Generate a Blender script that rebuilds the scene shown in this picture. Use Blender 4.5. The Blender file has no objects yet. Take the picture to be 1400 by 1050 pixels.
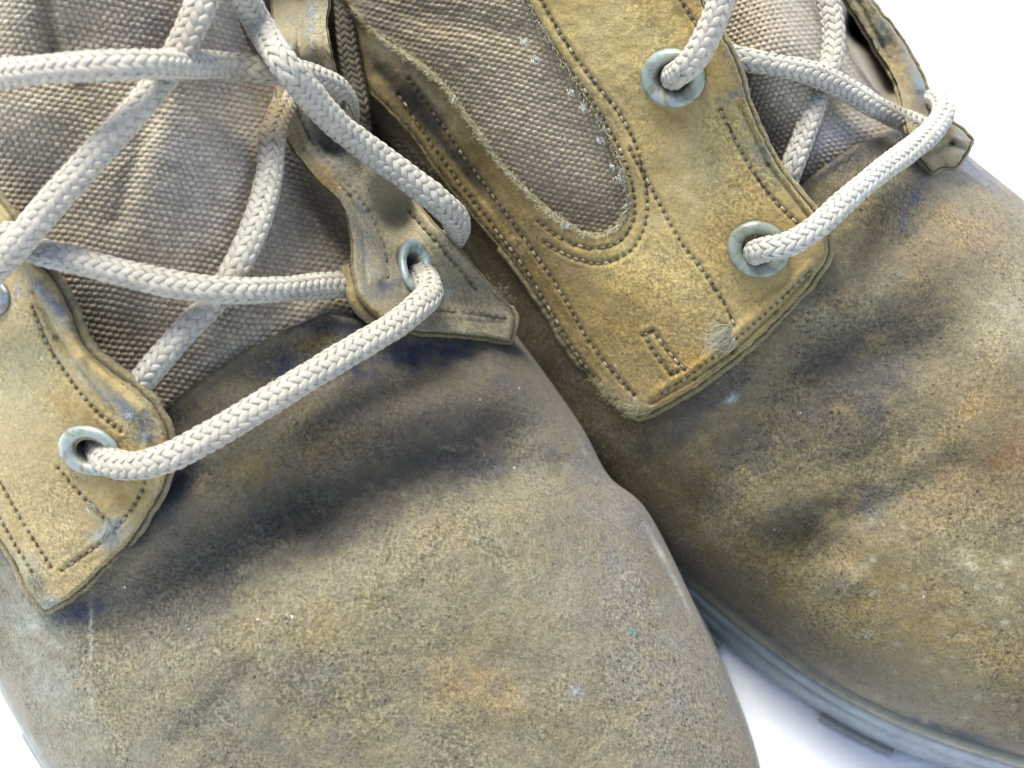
import bpy, math, random
import numpy as np
from mathutils import Vector, Matrix
from mathutils.geometry import delaunay_2d_cdt
random.seed(7); rng = np.random.default_rng(7)
scene = bpy.context.scene
COL = scene.collection
# ------------------------------------------------------------------ camera
MM = 0.001
F = 2333.33; D0 = 300.0; TILT = math.radians(28); LOOK = np.array([0.0, 0.0, 70.0])
cT, sT = math.cos(TILT), math.sin(TILT)
UPV = np.array([0, cT, sT]); WV = np.array([0, -sT, cT])
cam_d = bpy.data.cameras.new('camera'); cam = bpy.data.objects.new('camera', cam_d); COL.objects.link(cam)
cam.location = Vector((LOOK + WV*D0)*MM)
cam.rotation_euler = (TILT, 0, 0)
cam_d.sensor_width = 36; cam_d.lens = 60; cam_d.clip_start = 0.005; cam_d.clip_end = 50
cam_d.dof.use_dof = True; cam_d.dof.focus_distance = 0.288; cam_d.dof.aperture_fstop = 20
scene.camera = cam
# ------------------------------------------------------------------ world and sun
SUN_EL, SUN_AZ = math.radians(60), math.radians(-28)      # azimuth from +Y (image top), negative = to the left
w = bpy.data.worlds.new('World'); scene.world = w; w.use_nodes = True
nt = w.node_tree; nt.nodes.clear()
sky = nt.nodes.new('ShaderNodeTexSky'); sky.sky_type = 'NISHITA'; sky.sun_disc = False
sky.sun_elevation = SUN_EL; sky.sun_rotation = SUN_AZ; sky.dust_density = 3.5; sky.air_density = 1.0; sky.ozone_density = 1.0
bg = nt.nodes.new('ShaderNodeBackground'); bg.inputs['Strength'].default_value = 0.13
wo = nt.nodes.new('ShaderNodeOutputWorld'); nt.links.new(sky.outputs[0], bg.inputs[0]); nt.links.new(bg.outputs[0], wo.inputs[0])
sd = bpy.data.lights.new('sun', 'SUN'); sun = bpy.data.objects.new('sun', sd); COL.objects.link(sun)
sd.energy = 2.0; sd.angle = math.radians(25); sd.color = (0.985, 1.0, 0.93)
dirv = Vector((math.sin(SUN_AZ)*math.cos(SUN_EL), math.cos(SUN_AZ)*math.cos(SUN_EL), math.sin(SUN_EL)))
sun.rotation_euler = dirv.to_track_quat('Z', 'Y').to_euler()
scene.view_settings.view_transform = 'Standard'; scene.view_settings.look = 'None'
scene.view_settings.exposure = 1.42; scene.view_settings.gamma = 1
KEXP = 1.55
# ------------------------------------------------------------------ numeric helpers
def PW(px, py, w):
    """point on the line of sight through photo pixel (px,py), w mm nearer than the reference plane -> world mm"""
    px = np.asarray(px, float); py = np.asarray(py, float); w = np.asarray(w, float)
    d = D0 - w; X = (px-700)/F*d; Y = -(py-525)/F*d
    return LOOK + X[..., None]*np.array([1., 0, 0]) + Y[..., None]*UPV + w[..., None]*WV
def w_of_z(px, py, z):
    a = -(np.asarray(py, float)-525)/F
    return (z - LOOK[2] - a*D0*sT)/(cT - a*sT)
def interp(x, xs, ys): return np.interp(x, xs, ys)
def catmull(pts, step, closed=False):
    """smooth curve; a point given a trailing 'c' is a corner"""
    n = len(pts); corner = [len(p) > 2 and p[-1] == 'c' for p in pts]
    P = np.array([[q for q in p if q != 'c'] for p in pts], float)
    out = []
    segs = range(n if closed else n-1)
    for i in segs:
        p1, p2 = P[i], P[(i+1) % n]
        p0 = P[(i-1) % n] if (closed or i > 0) else 2*p1-p2
        p3 = P[(i+2) % n] if (closed or i+2 < n) else 2*p2-p1
        if corner[i]: p0 = 2*p1-p2
        if corner[(i+1) % n]: p3 = 2*p2-p1
        L = np.linalg.norm((p2-p1)[:2]); k = max(1, int(round(L/step)))
        t = np.arange(k)/k
        # centripetal-ish: cubic hermite with limited tangents
        l0 = np.linalg.norm(p1-p0)+1e-6; l1 = np.linalg.norm(p2-p1)+1e-6; l2 = np.linalg.norm(p3-p2)+1e-6
        m1 = ((p1-p0)/l0*l1 + (p2-p1)/l1*l0)/(l0+l1)*l1
        m2 = ((p2-p1)/l1*l2 + (p3-p2)/l2*l1)/(l1+l2)*l1
        t = t[:, None]
        out.append((2*t**3-3*t**2+1)*p1 + (t**3-2*t**2+t)*m1 + (-2*t**3+3*t**2)*p2 + (t**3-t**2)*m2)
    if not closed: out.append(P[-1:])
    return np.vstack(out)
_perm = rng.random((512, 512))
def vnoise(x, y):
    xi = np.floor(x).astype(int); yi = np.floor(y).astype(int); fx = x-xi; fy = y-yi
    fx = fx*fx*(3-2*fx); fy = fy*fy*(3-2*fy)
    a = _perm[xi % 512, yi % 512]; b = _perm[(xi+1) % 512, yi % 512]; c = _perm[xi % 512, (yi+1) % 512]; d = _perm[(xi+1) % 512, (yi+1) % 512]
    return (a*(1-fx)+b*fx)*(1-fy)+(c*(1-fx)+d*fx)*fy
def fbm(x, y, sc, oct=4, seed=0):
    r = 0; a = 1; t = 0
    x = np.asarray(x, float)/sc + seed*37.3; y = np.asarray(y, float)/sc + seed*17.7
    for o in range(oct):
        r = r + a*vnoise(x*2**o + o*11.1, y*2**o + o*5.7); t += a; a *= 0.55
    return r/t*2-1
def segdist(P, poly, closed=False):
    """min distance of points P to a polyline"""
    A = poly; B = np.roll(poly, -1, 0) if closed else poly[1:]
    if not closed: A = poly[:-1]
    out = np.full(len(P), 1e9)
    for s in range(0, len(P), 8000):
        p = P[s:s+8000, None, :]; ab = (B-A)[None]; ap = p-A[None]
        t = np.clip((ap*ab).sum(-1)/np.maximum((ab*ab).sum(-1), 1e-9), 0, 1)
        out[s:s+8000] = np.sqrt((((ap-ab*t[..., None])**2).sum(-1)).min(1))
    return out
def inpoly(P, poly):
    x, y = P[:, 0], P[:, 1]; r = np.zeros(len(P), bool); n = len(poly)
    for i in range(n):
        x1, y1 = poly[i]; x2, y2 = poly[(i+1) % n]
        if y1 == y2: continue
        c = ((y1 > y) != (y2 > y)) & (x < (x2-x1)*(y-y1)/(y2-y1)+x1)
        r ^= c
    return r
class RBF:
    def __init__(s, pts, smooth=0.0):
        P = np.array([p[:2] for p in pts], float)/100; v = np.array([p[2] for p in pts], float); n = len(P)
        r = np.linalg.norm(P[:, None]-P[None], axis=-1); K = s.k(r)+np.eye(n)*smooth
        A = np.zeros((n+3, n+3)); A[:n, :n] = K; A[:n, n] = 1; A[:n, n+1:] = P; A[n, :n] = 1; A[n+1:, :n] = P.T
        s.c = np.linalg.solve(A, np.concatenate([v, [0, 0, 0]])); s.P = P
    @staticmethod
    def k(r): return r*r*np.log(r+1e-9)
    def __call__(s, px, py):
        px = np.asarray(px, float); py = np.asarray(py, float)
        q = np.stack([px.ravel(), py.ravel()], 1)/100; r = np.linalg.norm(q[:, None]-s.P[None], axis=-1)
        n = len(s.P); return (s.k(r)@s.c[:n]+s.c[n]+q@s.c[n+1:]).reshape(px.shape)
def sm(x, a, b):
    t = np.clip((x-a)/(b-a), 0, 1); return t*t*(3-2*t)
def ridges(px, py, L):
    """sum of soft folds: (x0,y0,x1,y1,width,height)"""
    r = np.zeros(np.shape(px))
    for x0, y0, x1, y1, wd, am in L:
        dx, dy = x1-x0, y1-y0; l2 = dx*dx+dy*dy+1e-6
        t = np.clip(((px-x0)*dx+(py-y0)*dy)/l2, 0, 1)
        d2 = (px-x0-t*dx)**2+(py-y0-t*dy)**2
        r = r + am*np.exp(-d2/(wd*wd))
    return r
def lin(c): 
    c = np.array(c, float)/255; return np.where(c <= 0.04045, c/12.92, ((c+0.055)/1.055)**2.4)
def alb(c): return lin(c)/KEXP*np.array([.975, 1.015, .97])
def paint(px, py, base, spots, nz=0.5, seed=3):
    """surface colour: base + soft-edged stains and painted light and shade (x,y,rx,ry,angle_deg,rgb,strength)"""
    C = np.array(base, float)
    if C.ndim == 1: C = np.tile(C, (len(px), 1))
    n1 = fbm(px, py, 45, 5, seed); n2 = fbm(px, py, 11, 4, seed+1)+.6*fbm(px*.8+py*.35, (py*.9-px*.4)*2.2, 16, 3, seed+2)
    for k, (x, y, rx, ry, an, rgb, st) in enumerate(spots):
        a = math.radians(an); dx = px-x; dy = py-y
        u = (dx*math.cos(a)+dy*math.sin(a))/rx; v = (-dx*math.sin(a)+dy*math.cos(a))/ry
        d = u*u+v*v
        m = np.exp(-d**1.1)*st*np.clip(1+nz*(n1*2.6+n2*1.7), 0, 2.0)
        m = np.clip(m, 0, 1)[:, None]; C = C*(1-m)+alb(rgb)*m
    return C
# ------------------------------------------------------------------ object helpers
def build(name, V, faces, mat, parent=None, col=None, uv=None, smooth=True, kind=None, label=None, cat=None, group=None):
    """V in world mm; faces list/array (tri or quad)"""
    V = np.asarray(V, float)
    me = bpy.data.meshes.new(name)
    org = np.array(parent['org_mm']) if parent is not None else V.mean(0)
    if parent is None: org[2] = V[:, 2].min()
    me.vertices.add(len(V)); me.vertices.foreach_set('co', ((V-org)*MM).astype(np.float32).ravel())
    if isinstance(faces, np.ndarray): faces = [faces]
    tot = sum(f.size for f in faces); nf = sum(len(f) for f in faces)
    me.loops.add(tot); me.loops.foreach_set('vertex_index', np.concatenate([f.ravel() for f in faces]).astype(np.int32))
    ls = []; s = 0
    for f in faces:
        ls.append(np.arange(len(f))*f.shape[1]+s); s += f.size
    me.polygons.add(nf); me.polygons.foreach_set('loop_start', np.concatenate(ls).astype(np.int32))
    me.update(calc_edges=True)
    me.polygons.foreach_set('use_smooth', np.full(nf, smooth))
    if col is not None:
        a = me.color_attributes.new('Col', 'FLOAT_COLOR', 'POINT'); c = np.ones((len(V), 4), np.float32); c[:, :3] = np.clip(col, 0.002, 0.95); a.data.foreach_set('color', c.ravel())
    if uv is not None:
        a = me.attributes.new('st', 'FLOAT_VECTOR', 'POINT'); c = np.zeros((len(V), 3), np.float32); c[:, :2] = uv; a.data.foreach_set('vector', c.ravel())
    me.materials.append(mat); me.validate(); me.update()
    o = bpy.data.objects.new(name, me); COL.objects.link(o)
    if parent is not None:
        o.parent = parent
        if parent.type == 'MESH': pass
        o['org_mm'] = list(org)
    else:
        o.location = Vector(org*MM); o['org_mm'] = list(org)
    if kind: o['kind'] = kind
    if label: o['label'] = label
    if cat: o['category'] = cat
    if group: o['group'] = group
    return o
def empty(name, org, label, cat, group=None):
    o = bpy.data.objects.new(name, None); COL.objects.link(o); o.location = Vector(np.array(org, float)*MM); o['org_mm'] = list(map(float, org))
    o.empty_display_size = 0.02
    o['label'] = label; o['category'] = cat
    if group: o['group'] = group
    return o
def gridfaces(n, m, wrap=False):
    i = np.arange(n-1)[:, None]; j = np.arange(m if wrap else m-1)[None]; j2 = (j+1) % m
    return np.stack([i*m+j, i*m+j2, (i+1)*m+j2, (i+1)*m+j], -1).reshape(-1, 4)
class Acc:
    def __init__(s): s.V = []; s.F = {}; s.n = 0; s.C = []; s.U = []
    def add(s, V, Fc, C=None, U=None):
        for f in (Fc if isinstance(Fc, list) else [Fc]): s.F.setdefault(f.shape[1], []).append(f+s.n)
        s.V.append(V); s.n += len(V)
        if C is not None: s.C.append(np.tile(C, (len(V), 1)) if np.ndim(C) == 1 else C)
        if U is not None: s.U.append(U)
    def build(s, name, mat, parent=None, **k):
        return build(name, np.vstack(s.V), [np.vstack(f) for f in s.F.values()], mat, parent, col=np.vstack(s.C) if s.C else None, uv=np.vstack(s.U) if s.U else None, **k)
# ------------------------------------------------------------------ materials
class N:
    def __init__(s, name):
        s.m = bpy.data.materials.new(name); s.m.use_nodes = True; s.t = s.m.node_tree; s.t.nodes.clear()
        s.out = s.n('ShaderNodeOutputMaterial'); s.b = s.n('ShaderNodeBsdfPrincipled'); s.l(s.b.outputs[0], s.out.inputs[0])
    def n(s, t, **k):
        x = s.t.nodes.new(t)
        for a, v in k.items(): setattr(x, a, v)
        return x
    def l(s, a, b): s.t.links.new(a, b)
    def noise(s, vec, sc, det=4, rough=0.55, dist=0):
        x = s.n('ShaderNodeTexNoise'); x.inputs['Scale'].default_value = sc; x.inputs['Detail'].default_value = det; x.inputs['Roughness'].default_value = rough; x.inputs['Distortion'].default_value = dist
        s.l(vec, x.inputs['Vector']); return x.outputs['Fac']
    def ramp(s, v, a, b, c=0., d=1.):
        x = s.n('ShaderNodeMapRange'); x.interpolation_type = 'SMOOTHSTEP'; x.clamp = True
        for i, q in zip(('From Min', 'From Max', 'To Min', 'To Max'), (a, b, c, d)): x.inputs[i].default_value = q
        s.l(v, x.inputs['Value']); return x.outputs[0]
    def math(s, op, a, b=None):
        x = s.n('ShaderNodeMath', operation=op)
        for i, q in enumerate((a, b)):
            if q is None: continue
            if hasattr(q, 'is_linked'): s.l(q, x.inputs[i])
            else: x.inputs[i].default_value = q
        return x.outputs[0]
    def mix(s, f, a, b, bt='MIX'):
        x = s.n('ShaderNodeMix', data_type='RGBA', blend_type=bt)
        for i, q in ((0, f), (6, a), (7, b)):
            if hasattr(q, 'is_linked'): s.l(q, x.inputs[i])
            else: x.inputs[i].default_value = q if i == 0 else (*q, 1)
        return x.outputs[2]
    def bump(s, h, st, dist, nrm=None):
        x = s.n('ShaderNodeBump'); x.inputs['Strength'].default_value = st; x.inputs['Distance'].default_value = dist
        s.l(h, x.inputs['Height'])
        if nrm: s.l(nrm, x.inputs['Normal'])
        return x.outputs[0]
def leather(name, pits=1.0, tone=1.0, fib=1.0, grain=1.0, rgh=(.6, .88)):
    k = N(name); tc = k.n('ShaderNodeTexCoord').outputs['Object']; at = k.n('ShaderNodeAttribute', attribute_name='Col').outputs['Color']
    n0 = k.noise(tc, 120, 5, .6); n1 = k.noise(tc, 420, 4, .6); n2 = k.noise(tc, 1500, 3, .65); n3 = k.noise(tc, 3600, 2, .6)
    # short combed nap fibres
    mp = k.n('ShaderNodeMapping'); mp.inputs['Rotation'].default_value = (0, 0, .6); mp.inputs['Scale'].default_value = (1, .33, .6); k.l(tc, mp.inputs[0])
    nf = k.noise(mp.outputs[0], 3000, 3, .7, .6)
    c = k.mix(k.ramp(n0, .35, .7, 0, .55*tone), at, (.58, .47, .32), 'SOFT_LIGHT')
    c = k.mix(k.ramp(n1, .42, .66, 0, .55*tone), c, (.30, .30, .33), 'SOFT_LIGHT')
    wax = k.ramp(k.noise(tc, 55, 4, .6, .5), .42, .60)                      # rubbed smooth (0) against raised nap (1)
    def amp(v, lo, hi, m):                                                   # scatter about 1, stronger where the nap stands up
        q = k.math('SUBTRACT', k.ramp(v, .28, .72, lo, hi), 1.0); return k.math('ADD', k.math('MULTIPLY', q, m), 1.0)
    mm = k.math('ADD', k.math('MULTIPLY', wax, .75), .45)
    f2 = amp(n2, 1-.42*grain, 1+.42*grain, mm); f3 = amp(nf, 1-.36*fib, 1+.36*fib, mm)
    x = k.n('ShaderNodeVectorMath', operation='SCALE'); k.l(c, x.inputs[0]); k.l(k.math('MULTIPLY', f2, f3), x.inputs['Scale']); c = x.outputs[0]
    vo = k.n('ShaderNodeTexVoronoi', feature='F1'); vo.inputs['Scale'].default_value = 700; vo.inputs['Randomness'].default_value = 1; k.l(tc, vo.inputs['Vector'])
    vr = k.n('ShaderNodeSeparateColor'); k.l(vo.outputs['Color'], vr.inputs[0])
    pit = k.math('MULTIPLY', k.ramp(vo.outputs['Distance'], .10, .30, 1, 0), k.ramp(vr.outputs[0], .2, .6))
    pit = k.math('MULTIPLY', k.math('MULTIPLY', pit, k.ramp(n1, .38, .6, .2, 1.0)), mm)
    c = k.mix(k.math('MULTIPLY', pit, .62*pits), c, (.035, .028, .02))
    # bright lint and salt specks
    v2 = k.n('ShaderNodeTexVoronoi', feature='F1'); v2.inputs['Scale'].default_value = 260; k.l(tc, v2.inputs['Vector'])
    s2 = k.n('ShaderNodeSeparateColor'); k.l(v2.outputs['Color'], s2.inputs[0])
    sp = k.math('MULTIPLY', k.ramp(v2.outputs['Distance'], .03, .10, 1, 0), k.ramp(s2.outputs[1], .86, .9))
    c = k.mix(k.math('MULTIPLY', sp, .7), c, (.62, .62, .60))
    k.l(c, k.b.inputs['Base Color']); k.l(k.ramp(wax, 0, 1, *rgh), k.b.inputs['Roughness']); k.b.inputs['Specular IOR Level'].default_value = .32
    k.b.inputs['Sheen Weight'].default_value = .12; k.b.inputs['Sheen Roughness'].default_value = .5
    h = k.math('ADD', k.math('MULTIPLY', n2, .6), k.math('ADD', k.math('MULTIPLY', nf, .5), k.math('MULTIPLY', n3, .2)))
    h = k.math('SUBTRACT', h, k.math('MULTIPLY', pit, .7*pits)); h = k.math('ADD', h, k.math('MULTIPLY', n1, .9))
    k.l(k.bump(h, 1.0, .00035*(.45+.55*grain)), k.b.inputs['Normal']); return k.m
def simple(name, rough=.6, metal=0, nsc=1500, namp=.3, bumpd=.0001, spec=.3, sheen=0, base=None):
    k = N(name); tc = k.n('ShaderNodeTexCoord').outputs['Object']
    n1 = k.noise(tc, nsc, 4, .6); n2 = k.noise(tc, nsc*.2, 3, .6)
    at = k.n('ShaderNodeAttribute', attribute_name='Col').outputs['Color']
    x = k.n('ShaderNodeVectorMath', operation='SCALE'); k.l(at, x.inputs[0])
    k.l(k.math('MULTIPLY', k.ramp(n1, .3, .7, 1-namp, 1+namp), k.ramp(n2, .3, .7, 1-namp*.7, 1+namp*.5)), x.inputs['Scale'])
    k.l(x.outputs[0], k.b.inputs['Base Color']); k.b.inputs['Roughness'].default_value = rough; k.b.inputs['Metallic'].default_value = metal
    k.b.inputs['Specular IOR Level'].default_value = spec; k.b.inputs['Sheen Weight'].default_value = sheen
    k.l(k.bump(n1, .6, bumpd), k.b.inputs['Normal']); return k.m
def cordmat():
    k = N('lace_yarn'); tc = k.n('ShaderNodeTexCoord').outputs['Object']; at = k.n('ShaderNodeAttribute', attribute_name='Col').outputs['Color']
    st = k.n('ShaderNodeAttribute', attribute_name='st').outputs['Vector']
    n1 = k.noise(tc, 900, 4, .6); n2 = k.noise(tc, 150, 3, .6)
    mp = k.n('ShaderNodeMapping'); mp.inputs['Scale'].default_value = (1.0, 14, 1); k.l(st, mp.inputs[0]); nf = k.noise(mp.outputs[0], 1.2, 3, .6)
    x = k.n('ShaderNodeVectorMath', operation='SCALE'); k.l(at, x.inputs[0])
    k.l(k.math('MULTIPLY', k.ramp(n1, .3, .7, .86, 1.08), k.ramp(nf, .3, .7, .88, 1.06)), x.inputs['Scale'])
    c = k.mix(k.ramp(n2, .52, .75, 0, .35), x.outputs[0], (.42, .35, .27))
    k.l(c, k.b.inputs['Base Color']); k.b.inputs['Roughness'].default_value = .75; k.b.inputs['Specular IOR Level'].default_value = .25
    k.b.inputs['Subsurface Weight'].default_value = .0; k.b.inputs['Sheen Weight'].default_value = .1
    k.l(k.bump(k.math('ADD', nf, k.math('MULTIPLY', n1, .4)), .6, .00012), k.b.inputs['Normal']); return k.m
M_VAMP = leather('worn_suede', 1.05, .75, .75); M_FLAP = leather('golden_suede', .35, .45, .5, .75, (.78, .9))
M_CANVAS = simple('taupe_canvas', .85, 0, 2600, .22, .00008, .15, .2)
M_THREAD = simple('sewing_thread', .7, 0, 3000, .25, .00005, .2)
M_METAL = simple('dull_metal', .38, .15, 900, .12, .00004, .5)
M_RUBBER = simple('sole_rubber', .48, 0, 500, .12, .0001, .5)
M_CORD = cordmat()
# ------------------------------------------------------------------ boot bodies
def spl(xs, pts, v):
    P = catmull([tuple(p) for p in pts], 1e9); return P
def curve_at(pts, v):
    """smooth curve through pts at parameter v in [0,n-1]"""
    P = np.array(pts, float); n = len(P); v = np.clip(v, 0, n-1-1e-9); i = np.floor(v).astype(int); t = (v-i)[..., None]
    g = lambda k: P[np.clip(k, 0, n-1)]
    p0, p1, p2, p3 = g(i-1), g(i), g(i+1), g(i+2)
    return 0.5*((2*p1)+(-p0+p2)*t+(2*p0-5*p1+4*p2-p3)*t*t+(-p0+3*p1-3*p2+p3)*t**3)
class Body:
    """closed upper of a boot: rows from left to right outline, raised over a ridge"""
    def __init__(s, rows, folds, sink, sinkd, pits=()):
        s.pits = list(pits)
        # row = (Lx,Ly,zL, Rx,Ry,zR, zridge, u0)
        s.R = np.array(rows, float); s.n = len(rows); s.folds = folds; s.sink = np.array(sink, float) if sink is not None else None; s.sinkd = sinkd
        s.x0, s.y0, s.st = -260, -320, 4; nx, ny = 500, 460
        gx, gy = np.meshgrid(s.x0+np.arange(nx)*s.st, s.y0+np.arange(ny)*s.st, indexing='ij')
        s.G = s.base_exact(gx.ravel(), gy.ravel()).reshape(nx, ny); s.nx, s.ny = nx, ny
    def at(s, u, v):
        r = curve_at(s.R, v); Lx, Ly, zL, Rx, Ry, zR, zr, u0 = [r[..., i] for i in range(8)]
        px = Lx+(Rx-Lx)*(u+1)/2; py = Ly+(Ry-Ly)*(u+1)/2
        ze = np.where(u < u0, zL, zR)
        t = np.clip(np.where(u < u0, (u0-u)/(1+u0), (u-u0)/(1-u0)), 0, 1)
        cx = Lx+(Rx-Lx)*(u0+1)/2; cy = Ly+(Ry-Ly)*(u0+1)/2
        sh = (1-t**2.3)**(1/1.9)
        ex = np.where(u < u0, Lx, Rx); ey = np.where(u < u0, Ly, Ry)
        we = w_of_z(ex, ey, ze); wr = w_of_z(cx, cy, zr)
        return px, py, we+(wr-we)*sh
    def base_exact(s, px, py):
        vt = np.linspace(0, s.n-1, 500); r = curve_at(s.R, vt); dx = r[:, 3]-r[:, 0]; dy = r[:, 4]-r[:, 1]
        out = np.zeros(len(px)); 
        for a in range(0, len(px), 20000):
            X = px[a:a+20000, None]-r[None, :, 0]; Y = py[a:a+20000, None]-r[None, :, 1]
            uu = (X*dx+Y*dy)/(dx*dx+dy*dy)*2-1
            cr = np.abs(X*dy-Y*dx)/np.hypot(dx, dy) + 3*np.maximum(np.abs(uu)-1, 0)*np.hypot(dx, dy)*.1
            j = cr.argmin(1); u = np.clip(uu[np.arange(len(j)), j], -1, 1)
            out[a:a+20000] = s.at(u, vt[j])[2]
        return out
    def base(s, px, py):
        px = np.asarray(px, float); py = np.asarray(py, float)
        x = np.clip((px-s.x0)/s.st, 0, s.nx-1.001); y = np.clip((py-s.y0)/s.st, 0, s.ny-1.001)
        i = x.astype(int); j = y.astype(int); a = x-i; b = y-j; G = s.G
        return (G[i, j]*(1-a)+G[i+1, j]*a)*(1-b)+(G[i, j+1]*(1-a)+G[i+1, j+1]*a)*b
    def fine(s, px, py):
        d = ridges(px, py, s.folds); k = np.clip(ridges(px, py, [(*f[:4], f[4]*1.15, abs(f[5])) for f in s.folds if f[5] < 0])/4, 0, 1)
        a = math.radians(-27); u = px*math.cos(a)+py*math.sin(a); v = -px*math.sin(a)+py*math.cos(a)
        n = fbm(u*.28, v, 13, 3, 91); n2 = fbm(u*.35, v, 34, 3, 92)
        return d+k*(.20*n-.30*np.maximum(0, .28-np.abs(n2))*2.2)+.06*n
    def mesh(s, name, parent, colf, nv=430, nu=340, zbot=(8, 8), inset=.05, low=0.3):
        v = np.linspace(0, s.n-1, nv); th = np.linspace(-math.pi/2, math.pi/2, nu)
        # mostly even across, denser at the edges
        u = np.sin(th)*.55+th/(math.pi/2)*.45
        V, U = np.meshgrid(v, u, indexing='ij')
        px, py, w = s.at(U, V)
        fade = sm(1-np.abs(U), 0, .12)
        w = w+fade*(s.fine(px, py)+fbm(px, py, 110, 3, 9)*1.1+fbm(px, py, 38, 3, 5)*.35+fbm(px, py, 12, 2, 6)*.07)
        if s.sink is not None:
            Q = np.stack([px.ravel(), py.ravel()], 1); d = segdist(Q, s.sink, True); ins = inpoly(Q, s.sink)
            sd_ = np.where(ins, d, -d).reshape(px.shape)
            w = w-s.sinkd*sm(sd_, 0, 7)+(ridges(px, py, s.pits)*sm(1-np.abs(U), 0, .05) if s.pits else 0)+.7*np.exp(-((sd_+5)/5)**2)*fade
        ex = []
        for side, sgn in ((0, -1), (nu-1, 1)):
            cols = []
            r = curve_at(s.R, v); ze = r[:, 2] if sgn < 0 else r[:, 5]
            for k in range(1, 9):
                t = k/8; uu = sgn*(1-inset*(t**2)); z = ze*(1-t)+zbot[0 if sgn < 0 else 1]*t
                z = np.minimum(z, ze)
                a = Body.at(s, np.full(nv, uu), v); cols.append(np.stack([a[0], a[1], w_of_z(a[0], a[1], z)], -1))
            ex.append(cols)
        G = np.stack([px, py, w], -1)
        G = np.concatenate([np.stack(ex[0][::-1], 1), G, np.stack(ex[1], 1)], 1)
        n, m = G.shape[:2]; f = G.reshape(-1, 3)
        s.edge_pts = G
        C = colf(f[:, 0], f[:, 1])
        return build(name, PW(f[:, 0], f[:, 1], f[:, 2]), gridfaces(n, m), M_VAMP, parent, col=C)
# rows: Lx,Ly,zL, Rx,Ry,zR, ridge z, ridge position
LB = Body([(-180, -60, 60, 434, -150, 70, 142, -.05), (-175, 150, 55, 438, 30, 66, 124, -.05), (-170, 330, 52, 488, 195, 60, 110, -.05), (-150, 510, 50, 586, 312, 55, 100, -.05),
           (-115, 680, 46, 698, 448, 50, 90, -.02), (-80, 765, 42, 790, 575, 46, 82, 0), (-60, 805, 40, 832, 650, 44, 78, .0), (-34, 858, 38, 886, 700, 42, 74.5, .0), (20, 965, 35, 952, 832, 38, 70, .0), (85, 1065, 32, 1003, 950, 34, 65, 0),
           (155, 1155, 30, 1036, 1055, 32, 60, 0), (230, 1240, 28, 1040, 1160, 28, 54, 0), (330, 1320, 26, 1000, 1260, 26, 46, 0), (470, 1380, 24, 900, 1350, 24, 38, 0), (620, 1410, 22, 760, 1400, 22, 26, 0)],
          [(700, 610, 420, 700, 55, -6.0), (420, 700, 180, 860, 50, -4.0), (640, 540, 440, 600, 50, 3.0), (330, 560, 200, 720, 40, 1.5), (620, 780, 340, 900, 90, 3.0),
           (560, 500, 640, 480, 28, -3.5), (770, 640, 840, 680, 30, -2.0), (860, 720, 900, 790, 24, 1.2), (250, 640, 190, 720, 26, -2.5), (640, 660, 760, 640, 25, -1.5),
           (330, 930, 250, 1010, 22, -1.3), (800, 850, 900, 1000, 70, 1.5), (160, 560, 100, 800, 40, -1.0), (400, 500, 300, 560, 25, 1.2), (440, 470, 400, 500, 22, -1.2)],
          [(222, 562), (262, 530), (330, 482), (400, 446), (450, 428), (520, 446), (600, 380), (560, 300), (450, 100), (440, -400), (-260, -400), (-240, 300), (-60, 520), (60, 560), (150, 620)], 12)
RB = Body([(380, -180, 60, 1080, -260, 60, 132, .35), (450, 20, 52, 1150, -60, 58, 118, .4), (530, 210, 42, 1205, 60, 54, 106, .45), (620, 370, 34, 1262, 150, 50, 96, .48), (700, 500, 28, 1330, 216, 46, 90, .45),
           (775, 610, 22, 1410, 282, 44, 84, .42), (860, 708, 18, 1500, 380, 42, 78, .38), (944, 786, 17, 1590, 510, 38, 71, .34), (1040, 864, 17, 1650, 670, 35, 65, .3),
           (1149, 936, 17, 1680, 800, 32, 59, .25), (1245, 983, 17, 1680, 900, 30, 52, .2), (1340, 1016, 17, 1650, 990, 27, 44, .1), (1440, 1045, 17, 1600, 1055, 22, 34, 0), (1510, 1066, 17, 1545, 1078, 18, 22, 0)],
          [(1260, 480, 1120, 500, 45, -2.0), (1120, 500, 1000, 640, 45, -3.0), (1180, 640, 1090, 740, 44, -2.6), (1140, 800, 1060, 700, 40, -1.8), (1150, 790, 1160, 795, 22, 2.4),
           (1320, 340, 1100, 460, 40, 2.0), (1260, 640, 1060, 700, 30, 1.5), (1400, 460, 1330, 600, 40, 1.8), (1040, 700, 960, 640, 30, 1.5), (1280, 290, 1240, 330, 18, -1.0), (1340, 230, 1290, 250, 20, -1.2), (1300, 640, 1180, 700, 25, -1.4), (900, 620, 960, 700, 24, -1.2)],
          [(1080, 262), (1112, 238), (1172, 196), (1250, 168), (1300, 100), (1250, -300), (300, -300), (420, -20), (560, 160), (680, 300), (770, 430), (860, 530), (1000, 460), (1100, 350)], 16, [(1165, -60, 1172, 40, 20, -34), (1172, 40, 1215, 120, 18, -34)])
boot_a = empty('boot', (-20, -10, 0), 'worn suede boot on the left with a grey scuffed toe and wide crossing laces', 'boot', 'pair of worn suede lace-up boots')
boot_b = empty('boot', (80, 0, 0), 'worn suede boot on the right with golden side panel and brown canvas inset', 'boot', 'pair of worn suede lace-up boots')
BLUE = (78, 80, 90); NAVY = (46, 47, 56); GREY = (112, 106, 102); OCH = (160, 136, 88); PALE = (178, 172, 160); DK = (74, 66, 58)
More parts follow.
